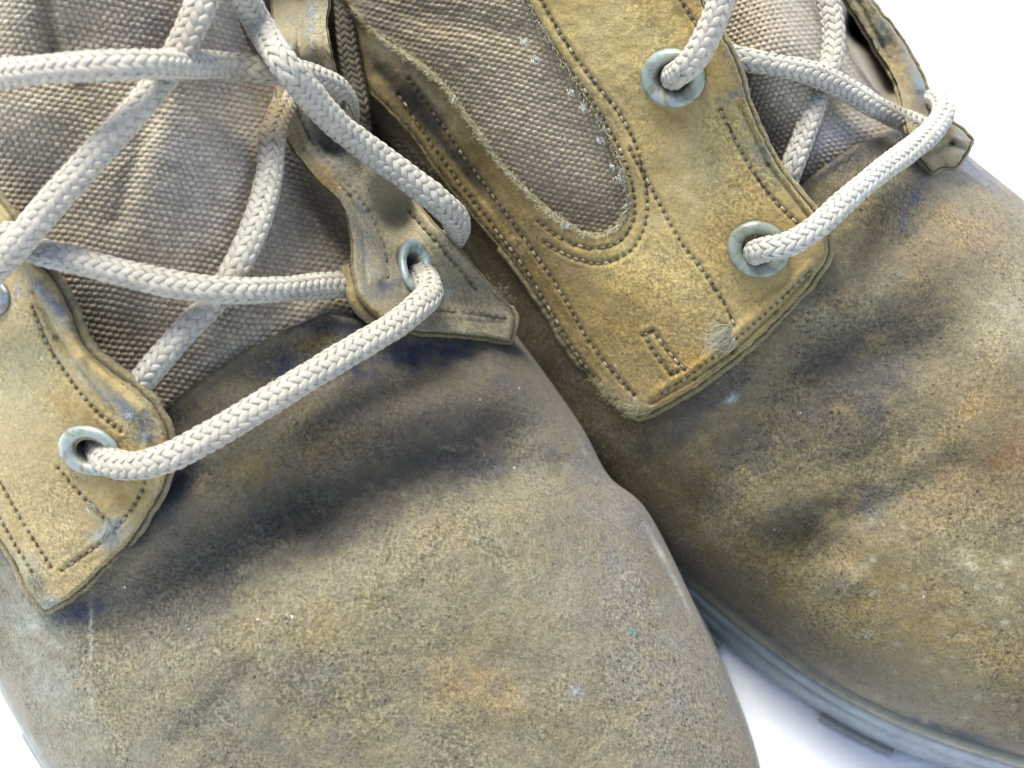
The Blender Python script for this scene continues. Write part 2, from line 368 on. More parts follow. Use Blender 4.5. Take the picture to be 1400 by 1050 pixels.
def col_left(px, py):
    n = fbm(px, py, 150, 5, 21)[:, None]*.5+.5; m = fbm(px, py, 60, 5, 22)[:, None]*.5+.5
    C = alb((152, 144, 120))*(1-n)+alb((128, 120, 106))*n
    C = C*(1-.35*m)+alb((140, 120, 86))*.35*m
    t = sm(py+px*.45, 760, 1000)[:, None]; C = C*(1-.6*(1-t))+alb((100, 88, 66))*.6*(1-t)
    sp = [(560, 590, 180, 60, -20, (94, 84, 72), .6), (420, 720, 230, 34, -24, (72, 68, 64), .6), (640, 610, 110, 26, -28, (66, 62, 60), .55), (480, 690, 260, 55, -24, (98, 88, 74), .6), (300, 770, 170, 55, -30, (98, 92, 82), .6), (640, 590, 110, 60, -15, (92, 84, 76), .6), (650, 650, 60, 24, -20, (84, 82, 82), .5), (440, 740, 90, 26, -20, (94, 90, 84), .4),
          (550, 490, 85, 22, -12, (42, 48, 78), .9), (620, 480, 80, 12, 0, (44, 48, 72), .8), (470, 450, 60, 16, 10, NAVY, .8), (380, 500, 45, 22, -10, BLUE, .75), (270, 560, 50, 24, -30, NAVY, .6), (250, 655, 60, 22, -35, NAVY, .95), (200, 715, 70, 18, -40, BLUE, .65),
          (110, 840, 40, 16, -20, (60, 66, 84), .85), (310, 520, 40, 18, -30, (124, 112, 78), .5), (430, 470, 28, 10, -20, (128, 108, 60), .5), (800, 620, 60, 80, 40, (124, 118, 116), .6), (900, 850, 90, 200, -20, (146, 138, 132), .5),
          (900, 700, 40, 90, -35, (128, 122, 124), .6), (660, 950, 80, 60, 30, OCH, .3), (640, 900, 50, 50, 0, (160, 130, 80), .35), (470, 840, 90, 40, -20, (152, 134, 90), .4), (420, 620, 90, 30, -15, (128, 106, 66), .45), (340, 640, 60, 30, 0, (132, 112, 70), .4),
          (60, 900, 40, 130, -25, (170, 172, 160), .5), (120, 1000, 50, 60, -20, (156, 152, 126), .5), (124, 880, 3, 70, 1, (184, 186, 172), .45), (128, 980, 2.5, 50, -2, (184, 186, 172), .3), (300, 980, 44, 20, -45, (106, 104, 98), .6), (220, 860, 80, 50, -30, (112, 106, 96), .5),
          (600, 560, 120, 30, -10, (120, 106, 88), .4), (560, 880, 160, 60, -20, (152, 142, 116), .4), (500, 990, 160, 60, 0, (160, 148, 112), .35), (790, 945, 10, 8, 0, (190, 196, 214), .6), (865, 865, 6, 4, 0, (90, 150, 140), .8),
          (908, 765, 3.5, 40, -28, (215, 212, 205), .8), (930, 810, 2.5, 30, -24, (205, 202, 196), .6), (795, 610, 3, 16, -30, (205, 205, 200), .7), (1010, 960, 14, 90, -16, (122, 114, 116), .5), (470, 1000, 60, 12, -50, (120, 112, 100), .4), (700, 530, 40, 14, 50, (110, 104, 106), .6)]
    return paint(px, py, C, sp, .55, 31)
def col_right(px, py):
    n = fbm(px, py, 130, 5, 41)[:, None]*.5+.5; m = fbm(px, py, 55, 5, 42)[:, None]*.5+.5
    C = alb((146, 134, 102))*(1-n)+alb((120, 112, 94))*n
    C = C*(1-.35*m)+alb((140, 108, 64))*.35*m
    sp = [(1130, 560, 190, 34, -38, (84, 78, 68), .6), (1180, 450, 170, 30, -38, (96, 86, 72), .5), (1140, 690, 150, 24, -42, (76, 70, 54), .5), (960, 700, 60, 120, -38, (98, 84, 50), .5), (900, 640, 70, 200, -40, (112, 96, 56), .6), (700, 440, 60, 200, -38, (118, 100, 58), .7), (560, 220, 80, 160, -35, (92, 78, 42), .8), (1150, 480, 130, 60, -35, (100, 94, 86), .7), (1190, 540, 70, 60, -35, (88, 84, 80), .6), (1360, 640, 80, 40, -30, (134, 102, 66), .5), (1330, 330, 60, 50, 30, (140, 118, 84), .5), (1020, 640, 40, 60, 20, (96, 92, 84), .6),  # olive left flank, with the other boot's shadow painted into it
          (1110, 740, 90, 34, -38, (78, 70, 52), .7), (1060, 800, 50, 40, -40, (86, 74, 50), .6), (1150, 795, 26, 18, 0, (170, 164, 140), .6), (1250, 850, 120, 70, 20, (150, 128, 80), .5), (1360, 900, 90, 60, 0, (158, 136, 92), .45), (1345, 560, 60, 30, -30, (150, 126, 84), .6), (1380, 440, 60, 70, -20, (170, 162, 138), .45),
          (1310, 290, 60, 40, 30, (150, 130, 92), .6), (1250, 275, 8, 34, 25, (66, 84, 124), .8), (1330, 230, 60, 12, 36, (70, 76, 100), .8), (1120, 215, 40, 30, -20, BLUE, .8), (1190, 200, 50, 20, -30, (96, 90, 84), .6), (1160, 180, 40, 12, -35, (70, 72, 92), .6), (1230, 185, 20, 12, 0, NAVY, .7),
          (1100, 440, 40, 90, 45, (150, 140, 112), .5), (960, 560, 70, 20, -35, (78, 78, 82), .7), (930, 590, 60, 30, -30, (92, 88, 78), .5), (1000, 545, 10, 5, -45, (200, 214, 214), .8), (1200, 690, 50, 30, -30, (104, 102, 102), .5), (1180, 420, 60, 24, -35, (152, 140, 110), .4),
          (1200, 960, 120, 10, 28, (164, 156, 134), .45), (1300, 1000, 110, 9, 18, (60, 62, 70), .6), (1050, 868, 80, 7, 38, (52, 54, 62), .6), (1340, 760, 60, 60, 0, (160, 150, 120), .4), (1060, 800, 60, 60, 30, (118, 102, 66), .5), (1290, 920, 90, 30, 20, (150, 140, 110), .4)]
    r2 = np.random.default_rng(5)
    for k in range(60):
        x, y = r2.uniform(1180, 1400), r2.uniform(700, 1000); sp.append((x, y, r2.uniform(3, 8), r2.uniform(3, 7), 0, (178, 172, 150), r2.uniform(.25, .6)))
    return paint(px, py, C, sp, .55, 51)
LB.mesh('vamp', boot_a, col_left, 430, 360)
RB.mesh('vamp', boot_b, col_right, 430, 360, zbot=(10, 8), inset=.03)
# ------------------------------------------------------------------ sheets (flaps, panels)
def absrbf(body, ctrl): return RBF([(c[0], c[1], c[2] if len(c) > 3 else float(body.base(np.array([float(c[0])]), np.array([float(c[1])]))[0])+c[2]) for c in ctrl])   # a fourth item marks an absolute height
def sheet(name, parent, outline, wf, colf, mat=M_FLAP, edge=6.0, thick=2.6, holes=(), seams=(), sp=2.8, rnd=2.6, wob=1.0, relief=None, lipf=None, ecol=(150, 136, 104), label=None, seed=0):
    O = catmull(outline, 3.2, True)
    A = .5*np.sum(O[:, 0]*np.roll(O[:, 1], -1)-np.roll(O[:, 0], -1)*O[:, 1])
    if A < 0: O = O[::-1]
    T = np.roll(O, -1, 0)-np.roll(O, 1, 0); T /= np.linalg.norm(T, axis=1)[:, None]+1e-9; Nn = np.stack([T[:, 1], -T[:, 0]], 1)  # outward in px space
    O = O+Nn*(fbm(O[:, 0], O[:, 1], 9, 3, 61+seed)*wob*1.4)[:, None]
    rings = [O]; nO = len(O)
    for (cx, cy, a, b, an) in holes:
        t = np.linspace(0, 2*math.pi, 40, endpoint=False); ca, sa = math.cos(math.radians(an)), math.sin(math.radians(an))
        rings.append(np.stack([cx+a*np.cos(t)*ca-b*np.sin(t)*sa, cy+a*np.cos(t)*sa+b*np.sin(t)*ca], 1))
    x0, y0 = O.min(0); x1, y1 = O.max(0)
    gx = np.arange(x0, x1, sp); gy = np.arange(y0, y1, sp*.866)
    X, Y = np.meshgrid(gx, gy); X = X+(np.arange(len(gy)) % 2)[:, None]*sp/2
    Q = np.stack([X.ravel(), Y.ravel()], 1); Q = Q[inpoly(Q, O)]; Q = Q[segdist(Q, O, True) > 1.6]
    for h in rings[1:]: Q = Q[~inpoly(Q, h)]; Q = Q[segdist(Q, h, True) > 1.4]
    # denser band near the edge
    allp = np.vstack(rings+[Q]); ed = []; s = 0
    for r in rings: n = len(r); ed += [(s+i, s+(i+1) % n) for i in range(n)]; s += n
    res = delaunay_2d_cdt([Vector(p) for p in allp], ed, [], 0, 1e-4)
    P = np.array([(p.x, p.y) for p in res[0]]); Tn = np.array([f for f in res[2] if len(f) == 3])
    cen = P[Tn].mean(1); keep = inpoly(cen, O)
    for h in rings[1:]: keep &= ~inpoly(cen, h)
    Tn = Tn[keep]
    d = segdist(P, O, True)
    def top(p, d):
        w = wf(p[:, 0], p[:, 1]); dd = np.clip(d/rnd, 0, 1); w = w-.6*(1-np.sqrt(np.maximum(0, 1-(1-dd)**2)))
        w = w+fbm(p[:, 0], p[:, 1], 60, 3, 3+seed)*.5+fbm(p[:, 0], p[:, 1], 16, 3, 4)*.14
        if relief is not None: w = w+relief(p, d)
        return w
    W = top(P, d)
    # skirt: folded double edge
    Wo = top(O, np.zeros(nO)); lip = np.ones(nO)*edge if lipf is None else lipf(O)
    lip = lip*(1+.25*fbm(O[:, 0], O[:, 1], 25, 3, 8))
    prof = [(.14, -.35), (.20, -.8), (.12, -1.25), (.30, -1.3), (.42, -1.0), (.72, -1.0), (1.0, -1.4), (1.08, -2.1), (.85, -2.8), (-.5, -3.0)]
    rows = [np.column_stack([O, Wo])]
    for k, (a, b) in enumerate(prof):
        q = O+Nn*(a*lip+(.5*fbm(O[:, 0]+k*40, O[:, 1], 7, 2, k) if k > 0 else 0))[:, None]; rows.append(np.column_stack([q, Wo+b*thick/2.6]))
    S = np.vstack(rows); nS = len(S); base = len(P)
    sk = gridfaces(len(rows), nO, True)+base
    V = np.vstack([np.column_stack([P, W]), S])
    C = colf(P[:, 0], P[:, 1])
    if len(seams):
        H = np.vstack([seam_points(q) for q in seams]); m = np.full(len(P), 1e9)
        for a in range(0, len(P), 8000): m[a:a+8000] = np.sqrt(((P[a:a+8000, None]-H[None])**2).sum(-1)).min(1)
        g = (np.exp(-(m/2.2)**2)*.7)[:, None]; C = C*(1-g)+alb((52, 38, 26))*g
    CS = colf(S[:, 0], S[:, 1])
    e = (np.arange(nS)//nO)[:, None]; en = fbm(S[:, 0], S[:, 1], 22, 4, 15+seed)[:, None]
    ec = alb(ecol)*(1+.35*en); mixf = np.clip(.55+.1*e, 0, .9)*(e > 0); CS = CS*(1-mixf)+ec*mixf
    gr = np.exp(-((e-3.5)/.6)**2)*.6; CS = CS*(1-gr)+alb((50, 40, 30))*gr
    f = [Tn, sk]
    # flip triangles to match
    return build(name, PW(V[:, 0], V[:, 1], V[:, 2]), f, mat, parent, col=np.vstack([C, CS]), label=label), (lambda x, y: wf(x, y)+fbm(x, y, 60, 3, 3+seed)*.5+fbm(x, y, 16, 3, 4)*.14)
def seam_points(path, sp=10.5):
    c = catmull(path, 1.0); L = np.concatenate([[0], np.cumsum(np.linalg.norm(np.diff(c, axis=0), axis=1))])
    n = max(2, int(L[-1]/sp)); s = np.linspace(0, L[-1], n+1); return np.stack([np.interp(s, L, c[:, 0]), np.interp(s, L, c[:, 1])], 1)
def seam_relief(paths, depth=.45):
    pts = [seam_points(p) for p in paths]; H = np.vstack(pts)
    def f(p, d):
        r = np.zeros(len(p))
        for q in pts:
            dd = segdist(p, q); r -= depth*.55*np.exp(-(dd/3.0)**2); r += .12*np.exp(-((dd-7)/3.5)**2)
        m = np.full(len(p), 1e9)
        for a in range(0, len(p), 8000): m[a:a+8000] = np.sqrt(((p[a:a+8000, None]-H[None])**2).sum(-1)).min(1)
        return r-depth*1.5*np.exp(-(m/2.0)**2)
    return f
def stitches(parent, paths, wf, cols=((176, 160, 134),), r=.155, skip=.2, seed=1, lift=-.13):
    rr = np.random.default_rng(seed); A = Acc()
    for q_ in paths:
        q = seam_points(q_)
        for i in range(len(q)-1):
            if rr.random() < skip: continue
            a = q[i]; b = q[i+1]; d = b-a; L = np.linalg.norm(d); d /= L; nrm = np.array([-d[1], d[0]]); jt = rr.normal(0, .5)
            t = np.linspace(.10, .92, 7); c = a+d*(t*L)[:, None]+nrm*(jt+np.sin(t*3.14)*rr.normal(0, .4))[:, None]
            sn = np.clip(np.sin((t-.1)/.82*math.pi), 0, 1); W = wf(c[:, 0], c[:, 1])+lift+sn**.6*.32-.15
            X = PW(c[:, 0], c[:, 1], W); ax = X[-1]-X[0]; ax /= np.linalg.norm(ax); s1 = np.cross(ax, WV); s1 /= np.linalg.norm(s1); s2 = np.cross(s1, ax)
            rad = r*(.35+.65*sn**.5)*rr.uniform(.85, 1.2)
            ph = np.arange(6)*math.pi/3
            V = X[:, None]+rad[:, None, None]*(np.cos(ph)[None, :, None]*s1*1.15+np.sin(ph)[None, :, None]*s2*.8)
            cc = alb(cols[rr.integers(len(cols))])*rr.uniform(.65, 1.25)
            A.add(V.reshape(-1, 3), gridfaces(7, 6, True), C=cc)
    return A.build('stitching', M_THREAD, parent, kind='stuff')
def eyelet(parent, wf, cx, cy, a, b, an, inner=.50, colr=(150, 158, 150), depth=3.5, lift=.3, patina=(150, 168, 162)):
    """rolled metal ring seated on its flap, seen as an ellipse a x b turned by an"""
    ca, sa = math.cos(math.radians(an)), math.sin(math.radians(an)); f1 = lambda x, y: float(wf(np.array([float(x)]), np.array([float(y)]))[0])
    w0 = f1(cx, cy); ppm = F/(D0-w0); e = 22.0
    gx = (f1(cx+e, cy)-f1(cx-e, cy))/(2*e); gy = (f1(cx, cy+e)-f1(cx, cy-e))/(2*e)
    nn = np.array([-gx*ppm, -gy*ppm, 1.0]); nn /= np.linalg.norm(nn)
    ph = np.linspace(0, 2*math.pi, 64, endpoint=False)
    prof = [(1.0, -.9), (1.03, 0), (1.0, .4), (.92, .78), (.80, .92), (.68, .80), (.58, .40), (inner, -.3), (inner-.03, -1.6), (inner-.03, -depth)]
    V = []
    for r, h in prof:
        x = a*r*np.cos(ph); y = b*r*np.sin(ph); X = x*ca-y*sa; Y = x*sa+y*ca
        V.append(PW(cx+X+nn[0]*h*ppm, cy+Y+nn[1]*h*ppm, w0+lift+gx*X+gy*Y+nn[2]*h))
    V = np.array(V).reshape(-1, 3); n = len(prof)
    c = np.tile(alb(colr), (len(V), 1)); nz = fbm(np.tile(np.cos(ph)*30, n)+cx, np.tile(np.sin(ph)*30, n)+cy, 12, 4, 2)[:, None]
    c = c*(1+.2*nz); m = np.clip(nz*2, 0, 1)*.6; c = c*(1-m)+alb(patina)*m
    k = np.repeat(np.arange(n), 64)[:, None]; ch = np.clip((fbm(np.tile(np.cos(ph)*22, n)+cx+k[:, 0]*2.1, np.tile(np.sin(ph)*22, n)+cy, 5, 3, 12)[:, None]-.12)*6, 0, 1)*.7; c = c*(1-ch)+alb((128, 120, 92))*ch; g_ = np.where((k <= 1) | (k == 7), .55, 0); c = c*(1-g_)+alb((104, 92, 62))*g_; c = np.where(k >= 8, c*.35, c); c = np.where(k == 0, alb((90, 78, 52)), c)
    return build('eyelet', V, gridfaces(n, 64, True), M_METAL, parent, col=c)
GOLD = (186, 160, 104)
def flapcol(base, base2, spots, seed):
    def f(px, py):
        n = fbm(px, py, 90, 5, seed)[:, None]*.5+.5; C = alb(base)*(1-n)+alb(base2)*n
        return paint(px, py, C, spots, .6, seed+3)
    return f
# ---- left boot, left flap
wFL = absrbf(LB, [(20, 300, 9), (90, 430, 8), (150, 515, 7), (215, 580, 6), (225, 640, 5), (175, 740, 2.6), (100, 812, 2.2), (65, 835, 2.0), (20, 740, 3), (-40, 640, 4), (-60, 400, 6), (0, 500, 6.5), (60, 600, 5.5), (120, 615, 5.5), (120, 700, 4.2), (40, 420, 8.2), (60, 760, 3.2)])
seamsFL = [[(45, 420), (65, 470), (90, 510), (130, 560), (165, 590)], [(80, 640), (110, 675), (150, 715)], [(-5, 700), (30, 760), (55, 800)], [(0, 660), (35, 720), (70, 775)], [(205, 640), (190, 680), (150, 730), (85, 780)]]
FLsh, FLw = sheet('eyelet_flap', boot_a, [(-70, 250), (-20, 262), (8, 290), (35, 345), (72, 388), (93, 430), (108, 470), (148, 510), (193, 543), (218, 575), (228, 612), (222, 658), (205, 692), (172, 742), (135, 778), (98, 812), (62, 833, 'c'), (45, 812), (28, 778), (2, 735), (-35, 690), (-80, 620), (-110, 450), (-110, 300)],
    wFL, flapcol((208, 186, 136), (184, 158, 106), [(20, 520, 60, 80, 0, (200, 184, 140), .7), (170, 660, 40, 40, 0, (178, 146, 78), .6), (110, 560, 40, 20, 30, (180, 144, 80), .6), (90, 430, 30, 14, 50, (128, 130, 136), .8), (60, 400, 40, 10, 45, (110, 116, 132), .7), (170, 560, 34, 12, 35, (150, 152, 150), .7), (200, 590, 20, 22, 0, (120, 124, 134), .7), (120, 520, 40, 8, 45, (196, 194, 180), .6), (40, 780, 30, 14, 60, (190, 194, 190), .7), (70, 825, 20, 12, 0, (196, 200, 196), .8), (150, 730, 24, 16, -40, (196, 204, 204), .6), (10, 400, 20, 14, 0, (96, 128, 180), .7), (20, 320, 20, 20, 0, (120, 112, 96), .6)], 71),
    holes=[(124, 617, 21, 15, 22)], edge=11, thick=3.4, seams=seamsFL, relief=lambda p, d: seam_relief(seamsFL)(p, d)+ridges(p[:, 0], p[:, 1], [(58, 392, 88, 440, 9, 1.1), (88, 440, 110, 490, 9, 1.0), (110, 490, 190, 562, 9, 1.2), (46, 400, 78, 462, 4, -.8), (78, 462, 160, 572, 4, -.8), (200, 600, 200, 660, 7, .8), (60, 800, 30, 740, 6, -.6)]), lipf=lambda O: np.where((O[:, 0] > -30), np.clip(9+8*np.exp(-((O[:, 1]-480)/160)**2), 4, 17), 5), seed=1)
stitches(FLsh, seamsFL, FLw, ((170, 152, 120), (146, 122, 88), (164, 160, 150)), seed=4)
eyelet(FLsh, FLw, 122, 616, 43, 32, 22, colr=(184, 188, 180), patina=(160, 180, 178))
eyelet(FLsh, FLw, -26, 402, 40, 30, 30, colr=(140, 152, 168), patina=(120, 144, 172))
# ---- left boot, right flap
wFR = absrbf(LB, [(382, 60, 8), (384, 140, 8), (440, 250, 9), (485, 330, 9), (500, 412, 8.5), (540, 440, 6.0), (620, 452, 4.5), (695, 464, -7, 1), (690, 418, -8, 1), (645, 370, 0, 1), (600, 316, 5, 1), (520, 235, 9, 1), (470, 160, 12, 1), (445, 60, 14, 1), (410, -20, 8), (440, -60, 16, 1), (560, 360, 9), (540, 300, 9.5), (455, 200, 9), (620, 400, 7), (415, 110, 10)])
seamsFR = [[(405, 150), (430, 200), (475, 250), (510, 300), (528, 350), (530, 380)], [(600, 425), (640, 428), (690, 436)], [(560, 290), (600, 335), (650, 395)]]
FRsh, FRw = sheet('eyelet_flap', boot_a, [(372, -60), (374, 20), (376, 90), (380, 140), (398, 198), (435, 245), (467, 278), (481, 318), (485, 375), (497, 410), (522, 434), (560, 449), (620, 455), (660, 459), (696, 466, 'c'), (702, 440), (690, 414), (660, 382), (630, 345), (592, 306), (556, 262), (522, 228), (498, 195), (478, 150), (458, 100), (446, 40), (446, -60)],
    wFR, flapcol((166, 156, 132), (172, 156, 122), [(455, 200, 26, 40, -30, (128, 128, 128), .8), (400, 60, 14, 80, 0, (138, 136, 134), .6), (424, 30, 7, 60, 2, (138, 148, 160), .8), (400, 180, 10, 50, -18, (166, 140, 88), .7), (445, 250, 14, 30, -35, (160, 128, 70), .7), (500, 330, 12, 60, -8, (142, 146, 152), .8), (522, 390, 16, 14, 0, (104, 106, 118), .9), (542, 382, 12, 12, 0, (110, 110, 120), .8), (620, 445, 90, 12, 4, (120, 112, 98), .6), (500, 420, 30, 8, 35, (176, 146, 84), .7), (590, 400, 40, 40, 0, (158, 146, 118), .6), (610, 402, 10, 6, 0, (196, 204, 200), .6), (660, 400, 30, 30, 40, (150, 130, 100), .5), (470, 140, 14, 50, -20, (128, 126, 128), .7)], 81),
    holes=[(566, 364, 9.5, 19, -12)], edge=9, thick=4.2, seams=seamsFR, relief=lambda p, d: seam_relief(seamsFR)(p, d)+ridges(p[:, 0], p[:, 1], [(394, 60, 394, 150, 2.8, -.8), (394, 150, 414, 205, 2.8, -.8), (414, 205, 478, 268, 2.8, -.8), (478, 268, 496, 320, 2.8, -.8), (496, 320, 502, 385, 2.8, -.8), (430, 205, 500, 285, 9, 1.1), (510, 300, 518, 380, 8, 1.0), (600, 436, 690, 442, 2.8, -.8), (412, -40, 408, 90, 4, -1.2), (426, -40, 424, 90, 8, 1.2)]), lipf=lambda O: np.where((O[:, 0] > 560) & (O[:, 1] > 420), 7, np.where(O[:, 0]-O[:, 1]*.62 < 260, 16, 3)), ecol=(156, 136, 96), seed=2)
stitches(FRsh, seamsFR, FRw, ((140, 130, 110), (124, 112, 92)), seed=5)
eyelet(FRsh, FRw, 567, 364, 37, 21, 78, colr=(170, 182, 178), patina=(138, 178, 182))
# ---- right boot, quarter panel with canvas notch
wQ = absrbf(RB, [(470, 40, 7), (560, 170, 5), (650, 290, 3.5), (745, 410, 2.8), (845, 550, 2.4), (875, 570, 2.6), (950, 530, 2.6), (1060, 440, 3.0), (1110, 385, 4), (1132, 340, 6), (1100, 280, 7), (1040, 190, 9), (1005, 80, 10), (960, 0, 9), (900, -60, 8), (720, -60, 5), (760, 70, 4.5), (830, 180, 4.5), (858, 290, 4.2), (805, 322, 4.0), (720, 265, 4.6), (640, 165, 5.6), (550, 70, 7), (480, 0, 8), (900, 300, 5.0), (920, 107, 7.5), (1037, 340, 6), (900, 430, 4), (660, 250, 3.0), (580, 150, 4.0)])
seamsQ = [[(722, 5), (752, 55), (790, 110), (826, 165), (852, 215), (866, 262), (866, 302), (850, 328), (815, 340), (775, 330), (735, 302)],
          [(740, 0), (775, 60), (815, 115), (850, 160), (872, 205), (884, 260), (882, 310), (862, 344), (822, 360), (778, 350), (745, 332)],
          [(560, 108), (600, 165), (640, 222), (690, 290), (730, 345), (770, 405), (800, 458), (835, 505), (868, 540)],
          [(545, 130), (585, 190), (625, 245), (675, 310), (718, 368), (752, 425), (785, 480), (818, 522), (850, 552)],
          [(862, 205), (900, 275), (930, 330), (965, 375), (990, 415), (1004, 445)],
          [(893, 452), (912, 478), (936, 506)], [(880, 458), (900, 490), (918, 512)], [(893, 452), (880, 458)], [(936, 506), (918, 512)],
          [(985, 150), (1005, 190), (1030, 235), (1060, 275), (1090, 305)], [(1108, 370), (1060, 415), (1010, 460), (960, 500), (905, 538)], [(925, -10), (950, 30), (975, 60)]]
qcol = flapcol((210, 184, 124), (182, 153, 96), [(880, 60, 60, 60, 0, (196, 176, 120), .6), (930, 155, 34, 26, 0, (170, 134, 76), .7), (1000, 345, 26, 40, 0, (186, 150, 84), .55), (900, 370, 90, 50, 30, (216, 194, 134), .5), (850, 430, 60, 60, 40, (200, 166, 96), .55), (940, 480, 46, 36, 0, (190, 150, 80), .6), (960, 240, 50, 60, 20, (218, 198, 144), .5), (830, 40, 60, 50, 0, (216, 194, 138), .5), (990, 130, 24, 14, 0, (104, 118, 132), .85), (1015, 132, 18, 10, 10, (96, 110, 130), .7), (1040, 210, 14, 60, -35, (150, 146, 124), .7), (1090, 290, 30, 20, 40, (150, 134, 96), .6),
     (620, 210, 30, 200, -36, (140, 122, 68), .75), (560, 110, 30, 90, -38, (128, 114, 70), .75), (545, 125, 5, 60, -40, (40, 36, 26), .8), (600, 185, 6, 50, -36, (44, 40, 28), .8), (680, 280, 5, 60, -40, (62, 52, 34), .6), (760, 410, 5, 60, -36, (78, 62, 36), .5), (590, 130, 8, 60, -36, (176, 164, 128), .6), (580, 150, 10, 90, -36, (60, 56, 38), .6), (640, 235, 8, 70, -36, (84, 78, 52), .55), (660, 220, 14, 60, -36, (150, 118, 58), .5), (740, 400, 24, 120, -36, (160, 132, 74), .6), (520, 60, 10, 60, -45, (150, 144, 120), .6), (1000, 75, 10, 40, -15, (150, 146, 130), .7), (985, 462, 22, 20, 0, (206, 200, 184), .5), (860, 555, 26, 14, 0, (196, 190, 166), .7), (830, 520, 20, 12, 50, (190, 178, 140), .5), (1000, 480, 70, 8, -42, (150, 138, 108), .5), (1110, 370, 40, 10, -50, (156, 144, 110), .5), (890, 300, 16, 20, 0, (186, 174, 134), .4), (820, 150, 14, 60, -30, (176, 158, 116), .5)], 91)
Qsh, Qw = sheet('quarter_panel', boot_b, [(425, -60), (440, 10), (470, 60), (500, 112), (558, 172), (600, 232), (650, 292), (700, 352), (743, 412), (778, 470), (808, 510), (842, 550), (874, 568, 'c'), (900, 556), (950, 527), (1000, 490), (1060, 437), (1108, 383), (1130, 345), (1128, 318), (1100, 278), (1070, 240), (1042, 192), (1020, 140), (1003, 85), (985, 50), (960, 10), (945, -60, 'c'),
     (705, -60, 'c'), (722, 5), (758, 66), (797, 128), (828, 180), (853, 240), (857, 290), (840, 314), (805, 322), (770, 305), (722, 265), (680, 220), (640, 165), (600, 112), (550, 72), (510, 42), (480, 10), (450, -60, 'c')],
    wQ, qcol, holes=[(920, 107, 22, 20, 0), (1037, 342, 22, 20, 0)], edge=6, thick=3.0, seams=seamsQ, relief=lambda p, d: seam_relief(seamsQ)(p, d)+ridges(p[:, 0], p[:, 1], [(520, 100, 640, 240, 10, -1.2), (640, 240, 700, 320, 8, -.8), (930, 20, 990, 160, 8, -.5), (1060, 400, 1000, 460, 6, .6), (850, 400, 900, 330, 30, .8), (500, 60, 600, 150, 12, .8), (890, 552, 950, 518, 2.6, -.9), (950, 518, 1003, 480, 2.6, -.9), (1003, 480, 1060, 427, 2.6, -.9), (1060, 427, 1112, 372, 2.6, -.8), (895, 540, 1000, 470, 6, .5), (1000, 470, 1105, 365, 6, .5), (1108, 300, 1050, 225, 3, -1.0), (1050, 225, 1010, 140, 3, -1.0)]),
    lipf=lambda O: np.where((O[:, 0]-O[:, 1] > 300) & (O[:, 1] > 335), 9, np.where((O[:, 0] > 960), 9, np.where((O[:, 0]+O[:, 1]*-.9 > 500) & (O[:, 0] < 870), 3.5, 5))), ecol=(162, 146, 108), seed=3)
stitches(Qsh, seamsQ, Qw, ((164, 144, 116), (142, 122, 98), (156, 138, 122), (112, 94, 82), (196, 182, 158)), seed=6, skip=.1)
eyelet(Qsh, Qw, 920, 107, 44, 40, 10, colr=(174, 178, 166), patina=(162, 178, 168))
eyelet(Qsh, Qw, 1037, 341, 43, 38, 20, colr=(168, 172, 156), patina=(166, 176, 158))
# ---- right boot, far flap (seen edge on) and its folded end
wR2 = absrbf(RB, [(1160, 0, -5, 1), (1190, 0, -9, 1), (1222, 42, -11, 1), (1200, 72, -8, 1), (1232, 150, 2, 1), (1245, 180, 3, 1), (1258, 108, -12, 1), (1262, 160, -8, 1), (1300, 205, -9, 1), (1320, 190, -13, 1), (1276, 225, -4, 1), (1290, 165, -12, 1), (1140, -60, -5, 1), (1170, -60, -9, 1)])
c2 = flapcol((150, 132, 88), (138, 124, 92), [(1225, 110, 14, 60, -20, (166, 146, 96), .6), (1200, 30, 14, 60, -28, (110, 112, 112), .6), (1255, 110, 8, 50, -22, (120, 136, 160), .7), (1300, 200, 20, 14, 0, (178, 162, 122), .7), (1315, 190, 8, 14, 0, (110, 134, 160), .6)], 101)
F2sh, F2w = sheet('eyelet_flap', boot_b, [(1130, -60, 'c'), (1157, 0), (1176, 28), (1202, 72), (1227, 114), (1236, 152), (1242, 182), (1254, 208), (1274, 233, 'c'), (1290, 226), (1304, 227, 'c'), (1318, 210), (1326, 192, 'c'), (1312, 178), (1294, 164), (1272, 142), (1260, 108), (1246, 80), (1222, 42), (1190, 2), (1165, -60, 'c')],
    wR2, c2, edge=6, thick=4.4, relief=lambda p, d: ridges(p[:, 0], p[:, 1], [(1172, 0, 1240, 130, 4, -1.6), (1196, 0, 1256, 120, 7, 1.2), (1262, 212, 1300, 196, 4, -1.6), (1300, 196, 1316, 204, 4, -1.2), (1285, 180, 1310, 190, 5, 1.0)])+fbm(p[:, 0], p[:, 1], 14, 3, 55)*.6, wob=1.5, seed=4)
